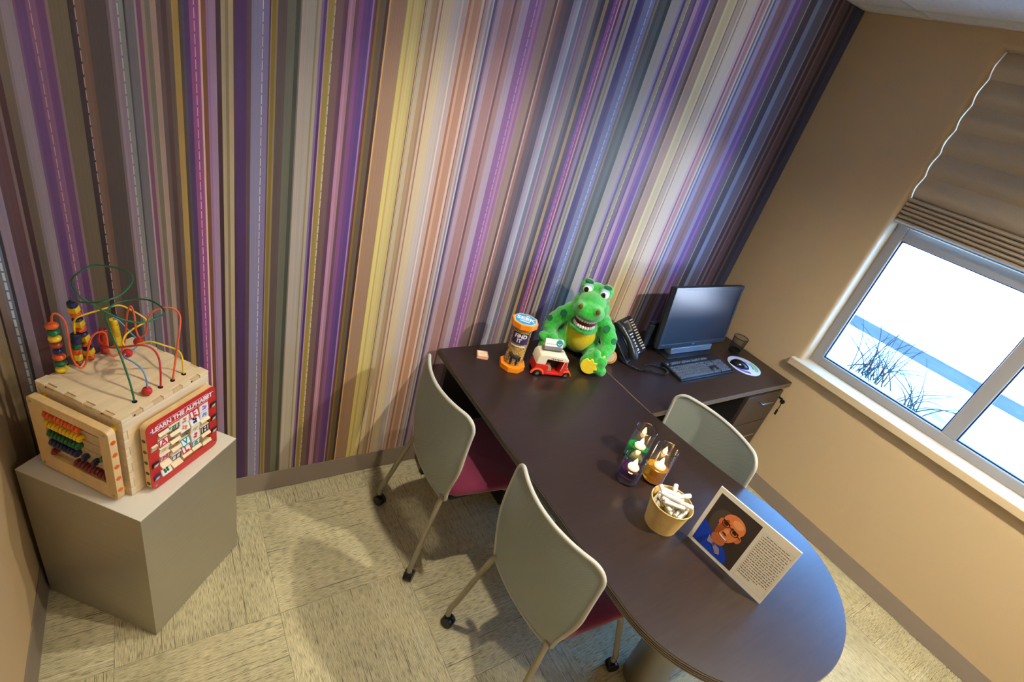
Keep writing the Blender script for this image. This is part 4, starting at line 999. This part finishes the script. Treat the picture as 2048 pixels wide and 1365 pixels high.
for x, y, r in ((-0.072, OY-YW-0.001, 0.0165), (-0.072, OY+YW+0.001, 0.0165), (0.073, OY-YW+0.004, 0.0150)):
    w = obj('wheel', MB().lathe([(r*0.5,-0.006),(r*0.92,-0.006),(r,-0.004),(r,0.004),(r*0.92,0.006),(r*0.5,0.006)], 22, M=T(x, y, r) @ RX(90)), M_rubber, tu)
    obj('hub', MB().lathe([(r*0.5,-0.0068),(r*0.5,0.0068)], 16, M=T(x, y, r) @ RX(90)), M_chrome, w)
mk = MB()
for k, wdt in enumerate((0.003, 0.006, 0.005, 0.004, 0.007, 0.004, 0.005)): mk.cbox((-0.022+0.0085*k, OY-YW-0.0014, 0.1005-0.0007*k), (wdt, 0.0006, 0.0055))
o = obj('canopy_lettering', mk, M_dark, tu, smooth=0); o['kind'] = 'stuff'
obj('headlamp', MB().sphere((0.080, OY-0.018, 0.040), (0.005,0.006,0.006), 12, 8), M_chrome, tu, smooth=180)
# clear holder with business cards riding on the canopy
bc = thing('business_card_holder', 'clear holder of white business cards with a teal smile logo on the toy rickshaw', 'card holder', (-1.588+0.0136-0.012, -0.347+0.0377+0.004, DT+0.119), R(-19.7))
M_acr = mat('clear_acrylic', (0.96,0.97,0.97), 0.04, trans=1.0, ior=1.2)
MC = RX(-24)
obj('tray', MB().cbox((0,-0.006,0.010), (0.104, 0.002, 0.020), M=MC).cbox((0,0.012,0.030), (0.104, 0.002, 0.060), M=MC).cbox((0,0.003,0.001), (0.104, 0.020, 0.002), M=MC), M_acr, bc, smooth=0)
M_bcard = mat('white_card', rgb(232,222,212), 0.5)
st = obj('cards', MB().cbox((0,0.002,0.029), (0.088, 0.011, 0.052), M=MC), M_bcard, bc, smooth=0, bevel=0.0008)
lg_ = obj('logo', MB().lathe([(0.0165,0),(0.0165,0.0006)], 28, M=MC @ T(0.026, -0.0036, 0.0375) @ RX(90)), mat('teal_print', rgb(24,124,136), 0.5), st)
sm = [(0.011*math.cos(R(a)), 0.011*math.sin(R(a))+0.003) for a in range(200, 341, 10)] + [(0.0105*math.cos(R(a)), 0.0072*math.sin(R(a))+0.002) for a in range(340, 199, -10)]
obj('smile', MB().prism(sm, 0.0006, 0.0010, M=MC @ T(0.026, -0.0036, 0.0375) @ RX(90)), M_ink, lg_, smooth=0)
mk = MB()
for k in range(5): mk.cbox((-0.034+0.0105*k, -0.0037, 0.031), (0.008, 0.0004, 0.0016), M=MC)
o = obj('card_print', mk, M_dark, st, smooth=0); o['kind'] = 'stuff'

# --- small stack of cards
cs = thing('card_stack', 'little stack of pink-edged square cards lying near the desk corner', 'cards', (-1.848, -0.137, DT), R(-25))
M_pk = mat('pink_card', rgb(216,160,132), 0.5)
for k in range(4):
    obj('card', MB().cbox((0.001*(k % 2), 0.0008*k, 0.0016+0.0032*k), (0.052, 0.052, 0.003)), M_pk, cs, smooth=0, bevel=0.0005, seg=1, rot=(0,0,R(1.5*k-2)))
obj('card_label', MB().cbox((0.001, 0.0024, 0.0130), (0.042, 0.042, 0.0004)), mat('cream_print', rgb(226,206,176), 0.5), cs, smooth=0)
mk = MB()
for k in range(3): mk.cbox((0.0, 0.010-0.009*k, 0.0133), (0.026, 0.0025, 0.0003))
o = obj('card_print', mk, M_pk, cs, smooth=0); o['kind'] = 'stuff'

# --- desk telephone
M_ph = mat('black_phone_plastic', rgb(26,27,32), 0.28); M_pg = mat('silver_phone_trim', rgb(150,138,120), 0.35, metal=0.4); M_lcd = mat('lcd_glass', rgb(60,56,44), 0.2); M_key = mat('pale_keys', rgb(196,186,170), 0.4)
ph = thing('desk_phone', 'black desk telephone with coiled cord beside the plush dinosaur', 'telephone', (-0.995, -0.205, DT), R(20))
Xm = Matrix(((0,0,1,0),(1,0,0,0),(0,1,0,0),(0,0,0,1)))          # profile (y,z) extruded in x
wedge = [(-0.095,0.0),(-0.098,0.020),(0.055,0.150),(0.075,0.150),(0.095,0.06),(0.095,0.0)]
obj('base', MB().prism(wedge, -0.055, 0.118, M=Xm), M_ph, ph, smooth=30, bevel=0.004)
obj('cradle', MB().prism([(-0.095,0.0),(-0.098,0.012),(0.055,0.138),(0.075,0.138),(0.095,0.06),(0.095,0.0)], -0.122, -0.055, M=Xm), M_ph, ph, smooth=30, bevel=0.004)
SL = math.degrees(math.atan2(0.130, 0.153))
MP = T(0, -0.098, 0.0205) @ RX(SL)                               # sloped face: x right, y up the slope
hs = MB(); prof = []
for k in range(15):
    u = k/14; y = 0.0 + 0.205*u; z = 0.022 + 0.018*math.sin(PI*u); prof.append((-0.088, y, z))
hs.tube(prof, [0.024,0.027,0.027,0.024,0.020,0.018,0.017,0.017,0.017,0.018,0.020,0.024,0.027,0.027,0.024], 14, M=MP)
hd = obj('handset', hs, M_ph, ph, smooth=60)
obj('handset_band', MB().tube([(-0.0588, 0.01+0.18*k/8, 0.018+0.016*math.sin(PI*k/8)) for k in range(9)], 0.0035, 8, M=MP), mat('blue_grey_gloss', rgb(120,130,160), 0.2, metal=0.5), hd)
ds = obj('display_bezel', MB().box(-0.040, 0.058, 0.132, 0.196, 0.0, 0.005, M=MP), M_pg, ph, bevel=0.003)
obj('display', MB().box(-0.026, 0.042, 0.142, 0.186, 0.005, 0.006, M=MP), M_lcd, ds, smooth=0)
km = MB()
for r_ in range(4):
    for c_ in range(3): km.cbox((-0.026+0.026*c_, 0.082-0.018*r_, 0.003), (0.013, 0.009, 0.006), M=MP)
for c_ in range(4): km.cbox((-0.034+0.023*c_, 0.118, 0.003), (0.017, 0.007, 0.006), M=MP)
for c_ in range(3): km.cbox((-0.026+0.026*c_, 0.102, 0.003), (0.018, 0.007, 0.006), M=MP)
for r_ in range(12):
    for c_ in range(2): km.cbox((0.080+0.020*c_, 0.188-0.0155*r_, 0.0025), (0.012, 0.007, 0.005), M=MP)
for r_ in range(2): km.cbox((0.0, 0.010-0.0+0.012*r_, 0.002), (0.070, 0.005, 0.004), M=MP)
o = obj('keys', km, M_key, ph, smooth=0); o['kind'] = 'stuff'
# coiled cord lying on the desk (world -> phone frame)
cp = [(-1.105,-0.300,.03),(-1.085,-0.325,.010),(-1.065,-0.360,.008),(-1.044,-0.394,.008),(-1.010,-0.412,.008),(-0.972,-0.421,.008),(-0.935,-0.448,.008),(-0.904,-0.462,.008),(-0.872,-0.452,.008),(-0.862,-0.424,.008),(-0.885,-0.395,.008),(-0.923,-0.371,.008),(-0.955,-0.367,.008),(-0.990,-0.374,.008)]
path = spline(cp, 24); hel = []; L_ = 0.0
inv = (T(-0.995, -0.205, 0) @ RZ(20)).inverted()
for i in range(len(path)-1):
    d = path[i+1]-path[i]; L_ += d.length; tt = d.normalized(); n1 = tt.cross(Vector((0,0,1))).normalized(); n2 = n1.cross(tt)
    for q in range(3):
        s_ = L_ + d.length*q/3; a = s_*2*PI/0.0060
        hel.append(inv @ (path[i] + d*q/3 + (n1*math.cos(a)+n2*math.sin(a))*0.0055))
obj('coiled_cord', MB().tube(hel, 0.0017, 5), M_ph, ph, smooth=60)

# --- monitor with its stand-mounted computer
M_bez = mat('dark_blue_grey_bezel', rgb(38,46,58), 0.35); M_scr = mat('dark_screen', rgb(22,34,48), 0.36, spec=0.6); M_spk = mat('blue_grey_speaker_bar', rgb(92,110,128), 0.4, metal=0.2)
mo = thing('computer_monitor', 'black flat computer monitor on a stand in the desk corner', 'monitor', (-0.52, -0.27, DT))
TI = math.degrees(math.atan2(0.05, 0.358))
MM_ = T(0, -0.033, 0.049) @ RX(-TI)                      # face frame: x right, z up, front = -y
hw_, hh_ = 0.304, 0.362
bz = obj('bezel', ring_prism([(-hw_,0),(hw_,0),(hw_,hh_),(-hw_,hh_)], [(-hw_+0.018,0.024),(hw_-0.018,0.024),(hw_-0.018,hh_-0.018),(-hw_+0.018,hh_-0.018)], 0.0, 0.030, MM_ @ Matrix(((1,0,0,0),(0,0,1,0),(0,1,0,0),(0,0,0,1)))), M_bez, mo, smooth=0, bevel=0.002)
obj('screen', MB().box(-hw_+0.018, hw_-0.018, 0.004, 0.008, 0.024, hh_-0.018, M=MM_), M_scr, mo, smooth=0)
obj('logo_badge', MB().lathe([(0.009,0),(0.009,0.001)], 20, M=MM_ @ T(0, 0.0, 0.012) @ RX(90) @ Matrix.Diagonal((1.6,0.6,1,1))), M_chrome, bz)
obj('back_shell', MB().box(-hw_+0.006, hw_-0.006, 0.009, 0.050, 0.006, hh_-0.006, M=MM_).box(-0.2, 0.2, 0.050, 0.062, 0.05, hh_-0.06, M=MM_), M_black, mo, bevel=0.006)
obj('speaker_bar', MB().box(-0.185, 0.185, -0.004, 0.045, -0.041, -0.004, M=MM_), M_spk, mo, bevel=0.004)
obj('stand_base', MB().prism([(-0.235,-0.075),(0.14,-0.075),(0.16,0.14),(-0.255,0.14)], 0, 0.008), M_black, mo, bevel=0.003)
obj('stand_column', MB().box(-0.06, 0.04, 0.085, 0.115, 0.008, 0.26), M_black, mo, bevel=0.004)
cu_ = obj('computer_unit', MB().box(-0.315, 0.325, 0.055, 0.083, 0.014, 0.165), M_black, mo, bevel=0.004)
obj('power_light', MB().sphere((-0.309, 0.052, 0.028), (0.0045,0.003,0.0045), 10, 7), mat('lit_yellow_led', rgb(220,220,40), 0.4, emit=(0.8,0.9,0.05), estr=2.0), cu_, smooth=180)
obj('connector_pad', MB().box(-0.335, -0.300, 0.045, 0.062, 0.02, 0.155), M_bez, cu_, bevel=0.003)

# --- keyboard
M_kb = mat('black_keyboard', rgb(22,24,28), 0.35); M_kc = mat('charcoal_keycap', rgb(84,90,100), 0.2)
kb = thing('computer_keyboard', 'black full-size computer keyboard in front of the monitor', 'keyboard', (-0.615, -0.453, DT), R(0.5))
obj('case', MB().prism([(-0.079,0.004),(-0.080,0.012),(0.078,0.024),(0.079,0.006),(0.075,0.0),(-0.075,0.0)], -0.235, 0.235, M=Xm), M_kb, kb, smooth=30, bevel=0.002)
Kt = math.degrees(math.atan2(0.012, 0.158)); MKB = T(0, -0.080, 0.012) @ RX(Kt)
km = MB(); frn = []
def key(x, y, w, h=0.0155):
    km.add([(x,y,0.0),(x+w,y,0.0),(x+w,y+h,0.0),(x,y+h,0.0),(x+0.0015,y+0.0012,0.0075),(x+w-0.0015,y+0.0012,0.0075),(x+w-0.0015,y+h-0.003,0.0075),(x+0.0015,y+h-0.003,0.0075)], [(4,5,6,7),(0,1,5,4),(1,2,6,5),(2,3,7,6),(3,0,4,7)], M=MKB)
u_ = 0.0190
rowsK = [[(1.25)]*3+[6.25]+[1.25]*4, [2.25]+[1]*10+[2.75], [1.75]+[1]*11+[2.25], [1.5]+[1]*12+[1.5], [1]*13+[2]]
for r_, ws in enumerate(rowsK):
    x = -0.228; 
    for w in ws: key(x, 0.014+u_*r_, w*u_-0.0022); x += w*u_
for grp in ((-0.228,1),(-0.190,4),(-0.105,4),(-0.020,4)):
    for k in range(grp[1]): key(grp[0]+u_*k, 0.124, u_-0.0022, 0.013)
for r_ in range(5):
    for c_ in range(3):
        if r_ == 2 or (r_ == 1 and c_ != 1): continue
        key(0.064+u_*c_, 0.014+u_*r_, u_-0.0022)
    for c_ in range(4): key(0.130+u_*1.12*c_, 0.014+u_*r_, u_*1.12-0.0022)
for c_ in range(3): key(0.064+u_*c_, 0.124, u_-0.0022, 0.013)
o = obj('keycaps', km, M_kc, kb, smooth=0); o['kind'] = 'stuff'

# --- mouse pad and mouse
M_pad = mat('white_pad_face', rgb(206,208,222), 0.5)
mp_ = thing('mouse_pad', 'round white mouse pad with coloured swirls beside the keyboard', 'mouse pad', (-0.225, -0.493, DT))
obj('pad', MB().lathe([(0.098,0),(0.100,0.001),(0.100,0.003),(0.098,0.004)], 56), M_pad, mp_)
def crescent(r0, r1, a0, a1, off): return [(r0*math.cos(R(a)), r0*math.sin(R(a))) for a in range(a0, a1+1, 8)] + [(r1*math.cos(R(a))+off, r1*math.sin(R(a))) for a in range(a1, a0-1, -8)]
for nm, c, (r0, r1, a0, a1, off) in (('violet_swirl', (96,80,180), (0.088,0.066,150,246,0.0)), ('green_swirl', (120,190,130), (0.086,0.062,-70,10,0.004)), ('teal_swirl', (90,150,190), (0.060,0.048,-60,40,0.0))):
    obj(nm, MB().prism(crescent(r0, r1, a0, a1, off), 0.004, 0.0045), mat('pad_'+nm, rgb(*c), 0.5), mp_, smooth=0)
ms = thing('computer_mouse', 'black computer mouse resting on the round pad', 'mouse', (-0.268, -0.488, DT+0.0046), R(-48))
mv = MB().sphere((0,0,0), (0.058, 0.033, 0.034), 28, 18)
mv.v = [(x, y, max(0.0, z*(1.0-0.25*(x/0.058)))) for x, y, z in mv.v]
obj('shell', mv, mat('glossy_black', rgb(16,18,26), 0.15), ms, smooth=50)
obj('scroll_wheel', MB().lathe([(0.008,-0.003),(0.008,0.003)], 16, M=T(-0.028, 0, 0.028) @ RX(90)), M_bez, ms)

# --- wire mesh pencil cup
cu = thing('mesh_pencil_cup', 'empty black wire mesh pencil cup by the window wall', 'pencil cup', (-0.140, -0.352, DT))
wm = MB(); H_ = 0.104; r0, r1 = 0.036, 0.044
nW = 40
for s in (1, -1):
    for k in range(nW):
        pts = []
        for q in range(9):
            u = q/8; a = 2*PI*k/nW + s*u*1.35; r = r0+(r1-r0)*u; pts.append((r*math.cos(a), r*math.sin(a), 0.006+(H_-0.006)*u))
        wm.tube(pts, 0.00062, 4)
o = obj('wire_mesh', wm, M_black, cu, smooth=0); o['kind'] = 'stuff'
obj('rim_ring', MB().tube([(r1*math.cos(2*PI*k/36), r1*math.sin(2*PI*k/36), H_) for k in range(36)], 0.0022, 8, closed=True), M_black, cu)
obj('base_cup', MB().lathe([(0.037,0),(0.037,0.020),(0.0355,0.020),(0.035,0.003)], 36, cap1=True), M_black, cu)

# --- candle glasses with floating candles
M_glass = mat('clear_glass', (1,1,1), 0.0, trans=1.0, ior=1.45)
def water(name, col): return mat(name, col, 0.0, trans=0.6, ior=1.33)
M_wax = mat('glowing_ivory_wax', rgb(240,222,186), 0.5, emit=(1.0,0.62,0.28), estr=1.0)  # emission added to the wax, standing in for the flame's light shining through it
M_flame = mat('candle_flame', (1,0.8,0.4), 0.5, emit=(1.0,0.66,0.26), estr=70.0)
CG = [('emerald', (-1.545, -0.898), 0.150, 0.062, (0.02,0.42,0.10), 'green'), ('purple', (-1.664, -0.984), 0.116, 0.062, (0.07,0.02,0.10), 'dark purple'), ('amber', (-1.553, -1.016), 0.160, 0.070, (1.0,0.50,0.03), 'amber')]
for nm, (x, y), h, wl, wc, word in CG:
    g = thing('candle_glass', 'clear glass tumbler of %s water holding a floating candle' % word, 'glass', (x, y, DT), 0, 'candle glasses on the desk')
    ro, ri = 0.0425, 0.0400
    obj('tumbler', MB().lathe([(ro-0.002,0),(ro,0.003),(ro,h-0.001),(ro-0.0012,h),(ri,h-0.001),(ri,0.009),(ri-0.003,0.007),(0.0005,0.007)], 48, cap0=True, cap1=True), M_glass, g, smooth=50)
    obj('water', MB().lathe([(0.0005,0.0074),(ri-0.0034,0.0074),(ri-0.0005,0.0095),(ri-0.0005,wl),(0.0005,wl)], 48), water(nm+'_water', wc), g, smooth=50)
    cdl = thing('floating_candle', 'lit ivory floating candle in the %s water' % word, 'candle', (x+0.004, y-0.003, DT+wl-0.008), 0, 'floating candles in the glasses')
    obj('wax', MB().lathe([(0.012,0),(0.019,0.006),(0.0215,0.014),(0.020,0.017),(0.006,0.0155)], 28), M_wax, cdl, smooth=60)
    obj('wick', MB().cyl((0,0,0.0155), (0.001,0,0.022), 0.0007, 6), M_dark, cdl)
    obj('flame', MB().lathe([(0.0008,0.018),(0.0060,0.022),(0.0080,0.028),(0.0064,0.036),(0.003,0.045),(0.0003,0.052)], 16), M_flame, cdl, smooth=60)

# --- paper tub with lip balm tubes
M_kraft = mat('tan_paper_tub', rgb(214,176,104), 0.6, noise=((50,50,50), 0.05)); M_balm = mat('white_balm_plastic', rgb(206,200,188), 0.35); M_print = mat('grey_teal_print', rgb(110,140,150), 0.5)
BX, BY = -1.682, -1.190
tb = thing('paper_tub', 'round tan paper tub filled with white lip balm tubes', 'tub', (BX, BY, DT))
obj('wall', MB().lathe([(0.0575,0.0),(0.0725,0.104),(0.0745,0.105),(0.0745,0.108),(0.0715,0.108),(0.0565,0.006),(0.001,0.006)], 56, cap1=True), M_kraft, tb, smooth=50)
balm = tag(obj('lip_balm_tube', MB().lathe([(0.0062,-0.034),(0.0076,-0.033),(0.0076,0.010),(0.0079,0.0105),(0.0079,0.033),(0.0066,0.034)], 14), M_balm), 'white lip balm tube in the tan paper tub', 'lip balm', 'lip balm tubes in the tub')
obj('cap', MB().lathe([(0.0081,0.011),(0.0081,0.0325),(0.0066,0.0345)], 14), mat('white_cap', rgb(222,218,208), 0.3), balm)
obj('print_band', MB().box(-0.003, 0.003, 0.0070, 0.0079, -0.024, 0.004), M_print, balm, smooth=0)
spots = []
for k in range(7):                                      # upright ones at the bottom
    a = 2*PI*k/7; spots.append(((0.040*math.cos(a), 0.040*math.sin(a), 0.044), (0.08*math.cos(a), 0.08*math.sin(a), 1)))
spots += [((0.014,0.012,0.044),(0,0,1)), ((-0.014,-0.010,0.044),(0,0,1))]
lay = [(0.087, 20, (-0.048,-0.031,-0.014,0.003,0.020,0.037,0.050)), (0.1035, 78, (-0.040,-0.022,-0.004,0.014,0.032)), (0.1195, 140, (-0.028,-0.008,0.012,0.030))]
rnd = random.Random(21)
for z, ang, offs in lay:
    for o_ in offs:
        a = R(ang + rnd.uniform(-9, 9)); d = Vector((math.cos(a), math.sin(a), rnd.uniform(-0.06, 0.10))); nrm_ = Vector((-math.sin(R(ang)), math.cos(R(ang)), 0))
        s_ = rnd.uniform(-0.012, 0.012)*(1-abs(o_)/0.06)
        p = nrm_*o_ + Vector((d.x, d.y, 0))*s_; spots.append(((p.x, p.y, z + rnd.uniform(-0.001, 0.002)), tuple(d)))
spots += [((0.030,0.024,0.112),(0.6,0.5,0.42)), ((-0.008,0.034,0.110),(-0.1,0.7,0.5)), ((0.030,-0.006,0.128),(0.95,-0.25,0.06)), ((0.008,-0.030,0.128),(0.6,-0.8,0.03)), ((-0.020,0.004,0.133),(-0.5,0.8,-0.05))]
for i, (p, d) in enumerate(spots):
    o = balm if i == 0 else copy_tree(balm)
    o.location = (BX+p[0], BY+p[1], DT+p[2])
    q = Vector(d).to_track_quat('Z', 'Y') @ Euler((0,0,rnd.uniform(0, 6.28))).to_quaternion(); o.rotation_euler = q.to_euler()

# --- portrait sign: printed card on an upright easel board
M_sign = mat('cream_card', rgb(232,220,196), 0.45)
sg = thing('portrait_sign', 'upright cream card with a portrait of a smiling bald man in a blue shirt', 'sign', (-1.6075, -1.4105, DT), R(-82.6))
SWd, SHt = 0.283, 0.240
MS = T(0, 0, 0.002) @ RX(-5)                # x along the card (towards the room's front), z up, printed side = -y
obj('board', MB().box(-SWd/2, SWd/2, 0, 0.004, 0, SHt, M=MS), M_sign, sg, smooth=0, bevel=0.0006, seg=1)
obj('easel_foot', MB().prism([(0.008,0.0),(0.0205,0.15),(0.080,0.0)], -0.015, 0.015, M=Xm), M_sign, sg, smooth=0)
MSP = MS @ Matrix(((1,0,0,0),(0,0,-1,0),(0,1,0,0),(0,0,0,1)))     # x right, y up, z out of the print
px0, px1, py0, py1 = -0.128, 0.022, 0.014, 0.222
def flat(name, pts, c, lvl, par, rough=0.4):
    return obj(name, MB().prism([(x, y) for x, y in pts], 0.0002*lvl, 0.0002*lvl+0.0002, M=MSP), mat('print_'+name, rgb(*c), rough), par, smooth=0)
def ell(cx, cy, rx, ry, rot=0, a0=0, a1=360, n=28):
    out = []
    for i in range(n + (0 if a1-a0 == 360 else 1)):
        a = R(a0+(a1-a0)*i/n); x, y = rx*math.cos(a), ry*math.sin(a); c_, s_ = math.cos(R(rot)), math.sin(R(rot)); out.append((cx+x*c_-y*s_, cy+x*s_+y*c_))
    return out
pr_ = flat('portrait_background', [(px0,py0),(px1,py0),(px1,py1),(px0,py1)], (62,50,42), 1, sg)
flat('background_glow', ell(-0.075, 0.13, 0.040, 0.055), (84,70,58), 2, pr_)
flat('blue_shirt', [(px0,py0),(-0.002,py0),(-0.006,0.036),(-0.022,0.056),(-0.045,0.070),(-0.080,0.074),(-0.106,0.096),(px0,0.106)], (22,60,176), 3, pr_)
flat('shirt_fold', [(-0.118,py0),(-0.098,py0),(-0.088,0.06),(-0.094,0.066)], (16,44,140), 4, pr_)
flat('neck', ell(-0.060, 0.078, 0.024, 0.020, -10), (196,104,52), 4, pr_)
hd_ = flat('face', ell(-0.047, 0.134, 0.036, 0.055, -12), (226,134,74), 5, pr_)
flat('crown', ell(-0.043, 0.158, 0.0375, 0.034, -8), (228,128,70), 6, pr_)
flat('face_shade', ell(-0.071, 0.126, 0.010, 0.036, -12), (168,78,34), 7, pr_)
flat('forehead_light', ell(-0.034, 0.168, 0.018, 0.014, 0), (242,160,100), 7, pr_)
flat('ear', ell(-0.010, 0.122, 0.007, 0.014, -16), (214,112,60), 7, pr_)
flat('ear', ell(-0.084, 0.142, 0.005, 0.012, -8), (150,70,40), 7, pr_)
for ex, ey in ((-0.066, 0.142), (-0.031, 0.134)):
    flat('eye_shadow', ell(ex, ey+0.001, 0.008, 0.005, -10), (70,34,20), 8, pr_)
    rg = ell(ex, ey, 0.0135, 0.0105, -10); ri_ = ell(ex, ey, 0.0115, 0.0085, -10)
    obj('glasses_rim', ring_prism(rg, ri_, 0.0018, 0.0021, MSP), mat('print_black', rgb(28,20,18), 0.4), pr_, smooth=0)
    flat('glasses_brow', [(ex-0.0145,ey+0.008),(ex+0.0135,ey+0.004),(ex+0.0135,ey+0.0085),(ex-0.0135,ey+0.0125)], (26,20,18), 10, pr_)
flat('glasses_bridge', [(-0.054,0.142),(-0.043,0.139),(-0.043,0.142),(-0.054,0.145)], (26,20,18), 10, pr_)
flat('glasses_arm', [(-0.018,0.134),(-0.006,0.129),(-0.006,0.131),(-0.018,0.137)], (26,20,18), 10, pr_)
flat('nose', ell(-0.051, 0.120, 0.007, 0.012, -10), (238,150,90), 9, pr_)
flat('nose_shadow', ell(-0.054, 0.110, 0.008, 0.004, -10), (110,46,24), 10, pr_)
flat('smile_lips', ell(-0.052, 0.099, 0.019, 0.009, -12, 180, 360), (150,58,40), 9, pr_)
flat('smile_teeth', ell(-0.052, 0.0985, 0.016, 0.006, -12, 180, 360), (240,224,210), 10, pr_)
flat('beard_shade', ell(-0.057, 0.083, 0.022, 0.008, -12), (190,104,58), 8, pr_)
flat('bow_tie', [(-0.088,0.070),(-0.064,0.058),(-0.062,0.048),(-0.084,0.044)], (150,140,160), 11, pr_)
flat('bow_tie', [(-0.060,0.056),(-0.040,0.052),(-0.030,0.034),(-0.042,0.026),(-0.062,0.044)], (56,54,84), 11, pr_)
flat('tie_knot', ell(-0.062, 0.051, 0.005, 0.007), (90,86,116), 12, pr_)
flat('tie_stripe', [(-0.084,0.060),(-0.068,0.054),(-0.068,0.052),(-0.084,0.057)], (190,110,120), 13, pr_)
flat('tie_stripe', [(-0.055,0.046),(-0.038,0.036),(-0.039,0.034),(-0.056,0.043)], (170,100,110), 13, pr_)
# paragraph of fine print as unreadable word dashes inside a hairline box
obj('text_border', ring_prism([(0.034,0.018),(0.134,0.018),(0.134,0.212),(0.034,0.212)], [(0.0345,0.0185),(0.1335,0.0185),(0.1335,0.2115),(0.0345,0.2115)], 0.0002, 0.0004, MSP), mat('hairline_grey', rgb(190,176,156), 0.5), sg, smooth=0)
rnd = random.Random(5); tx = MB()
nl = 19
for k in range(nl):
    y = 0.203 - 0.0092*k; x = 0.037
    if k == 0: x = 0.045
    xe = 0.131 if k < nl-2 else (0.108 if k == nl-2 else 0.085)
    if k in (0,): xe = 0.126
    while x < xe - 0.003:
        w = min(rnd.uniform(0.003, 0.013), xe-x); tx.box(x, x+w, y, y+0.0028, 0.0002, 0.0004, M=MSP); x += w + 0.0022
o = obj('fine_print', tx, mat('grey_brown_ink', rgb(128,112,98), 0.5), sg, smooth=0); o['kind'] = 'stuff'
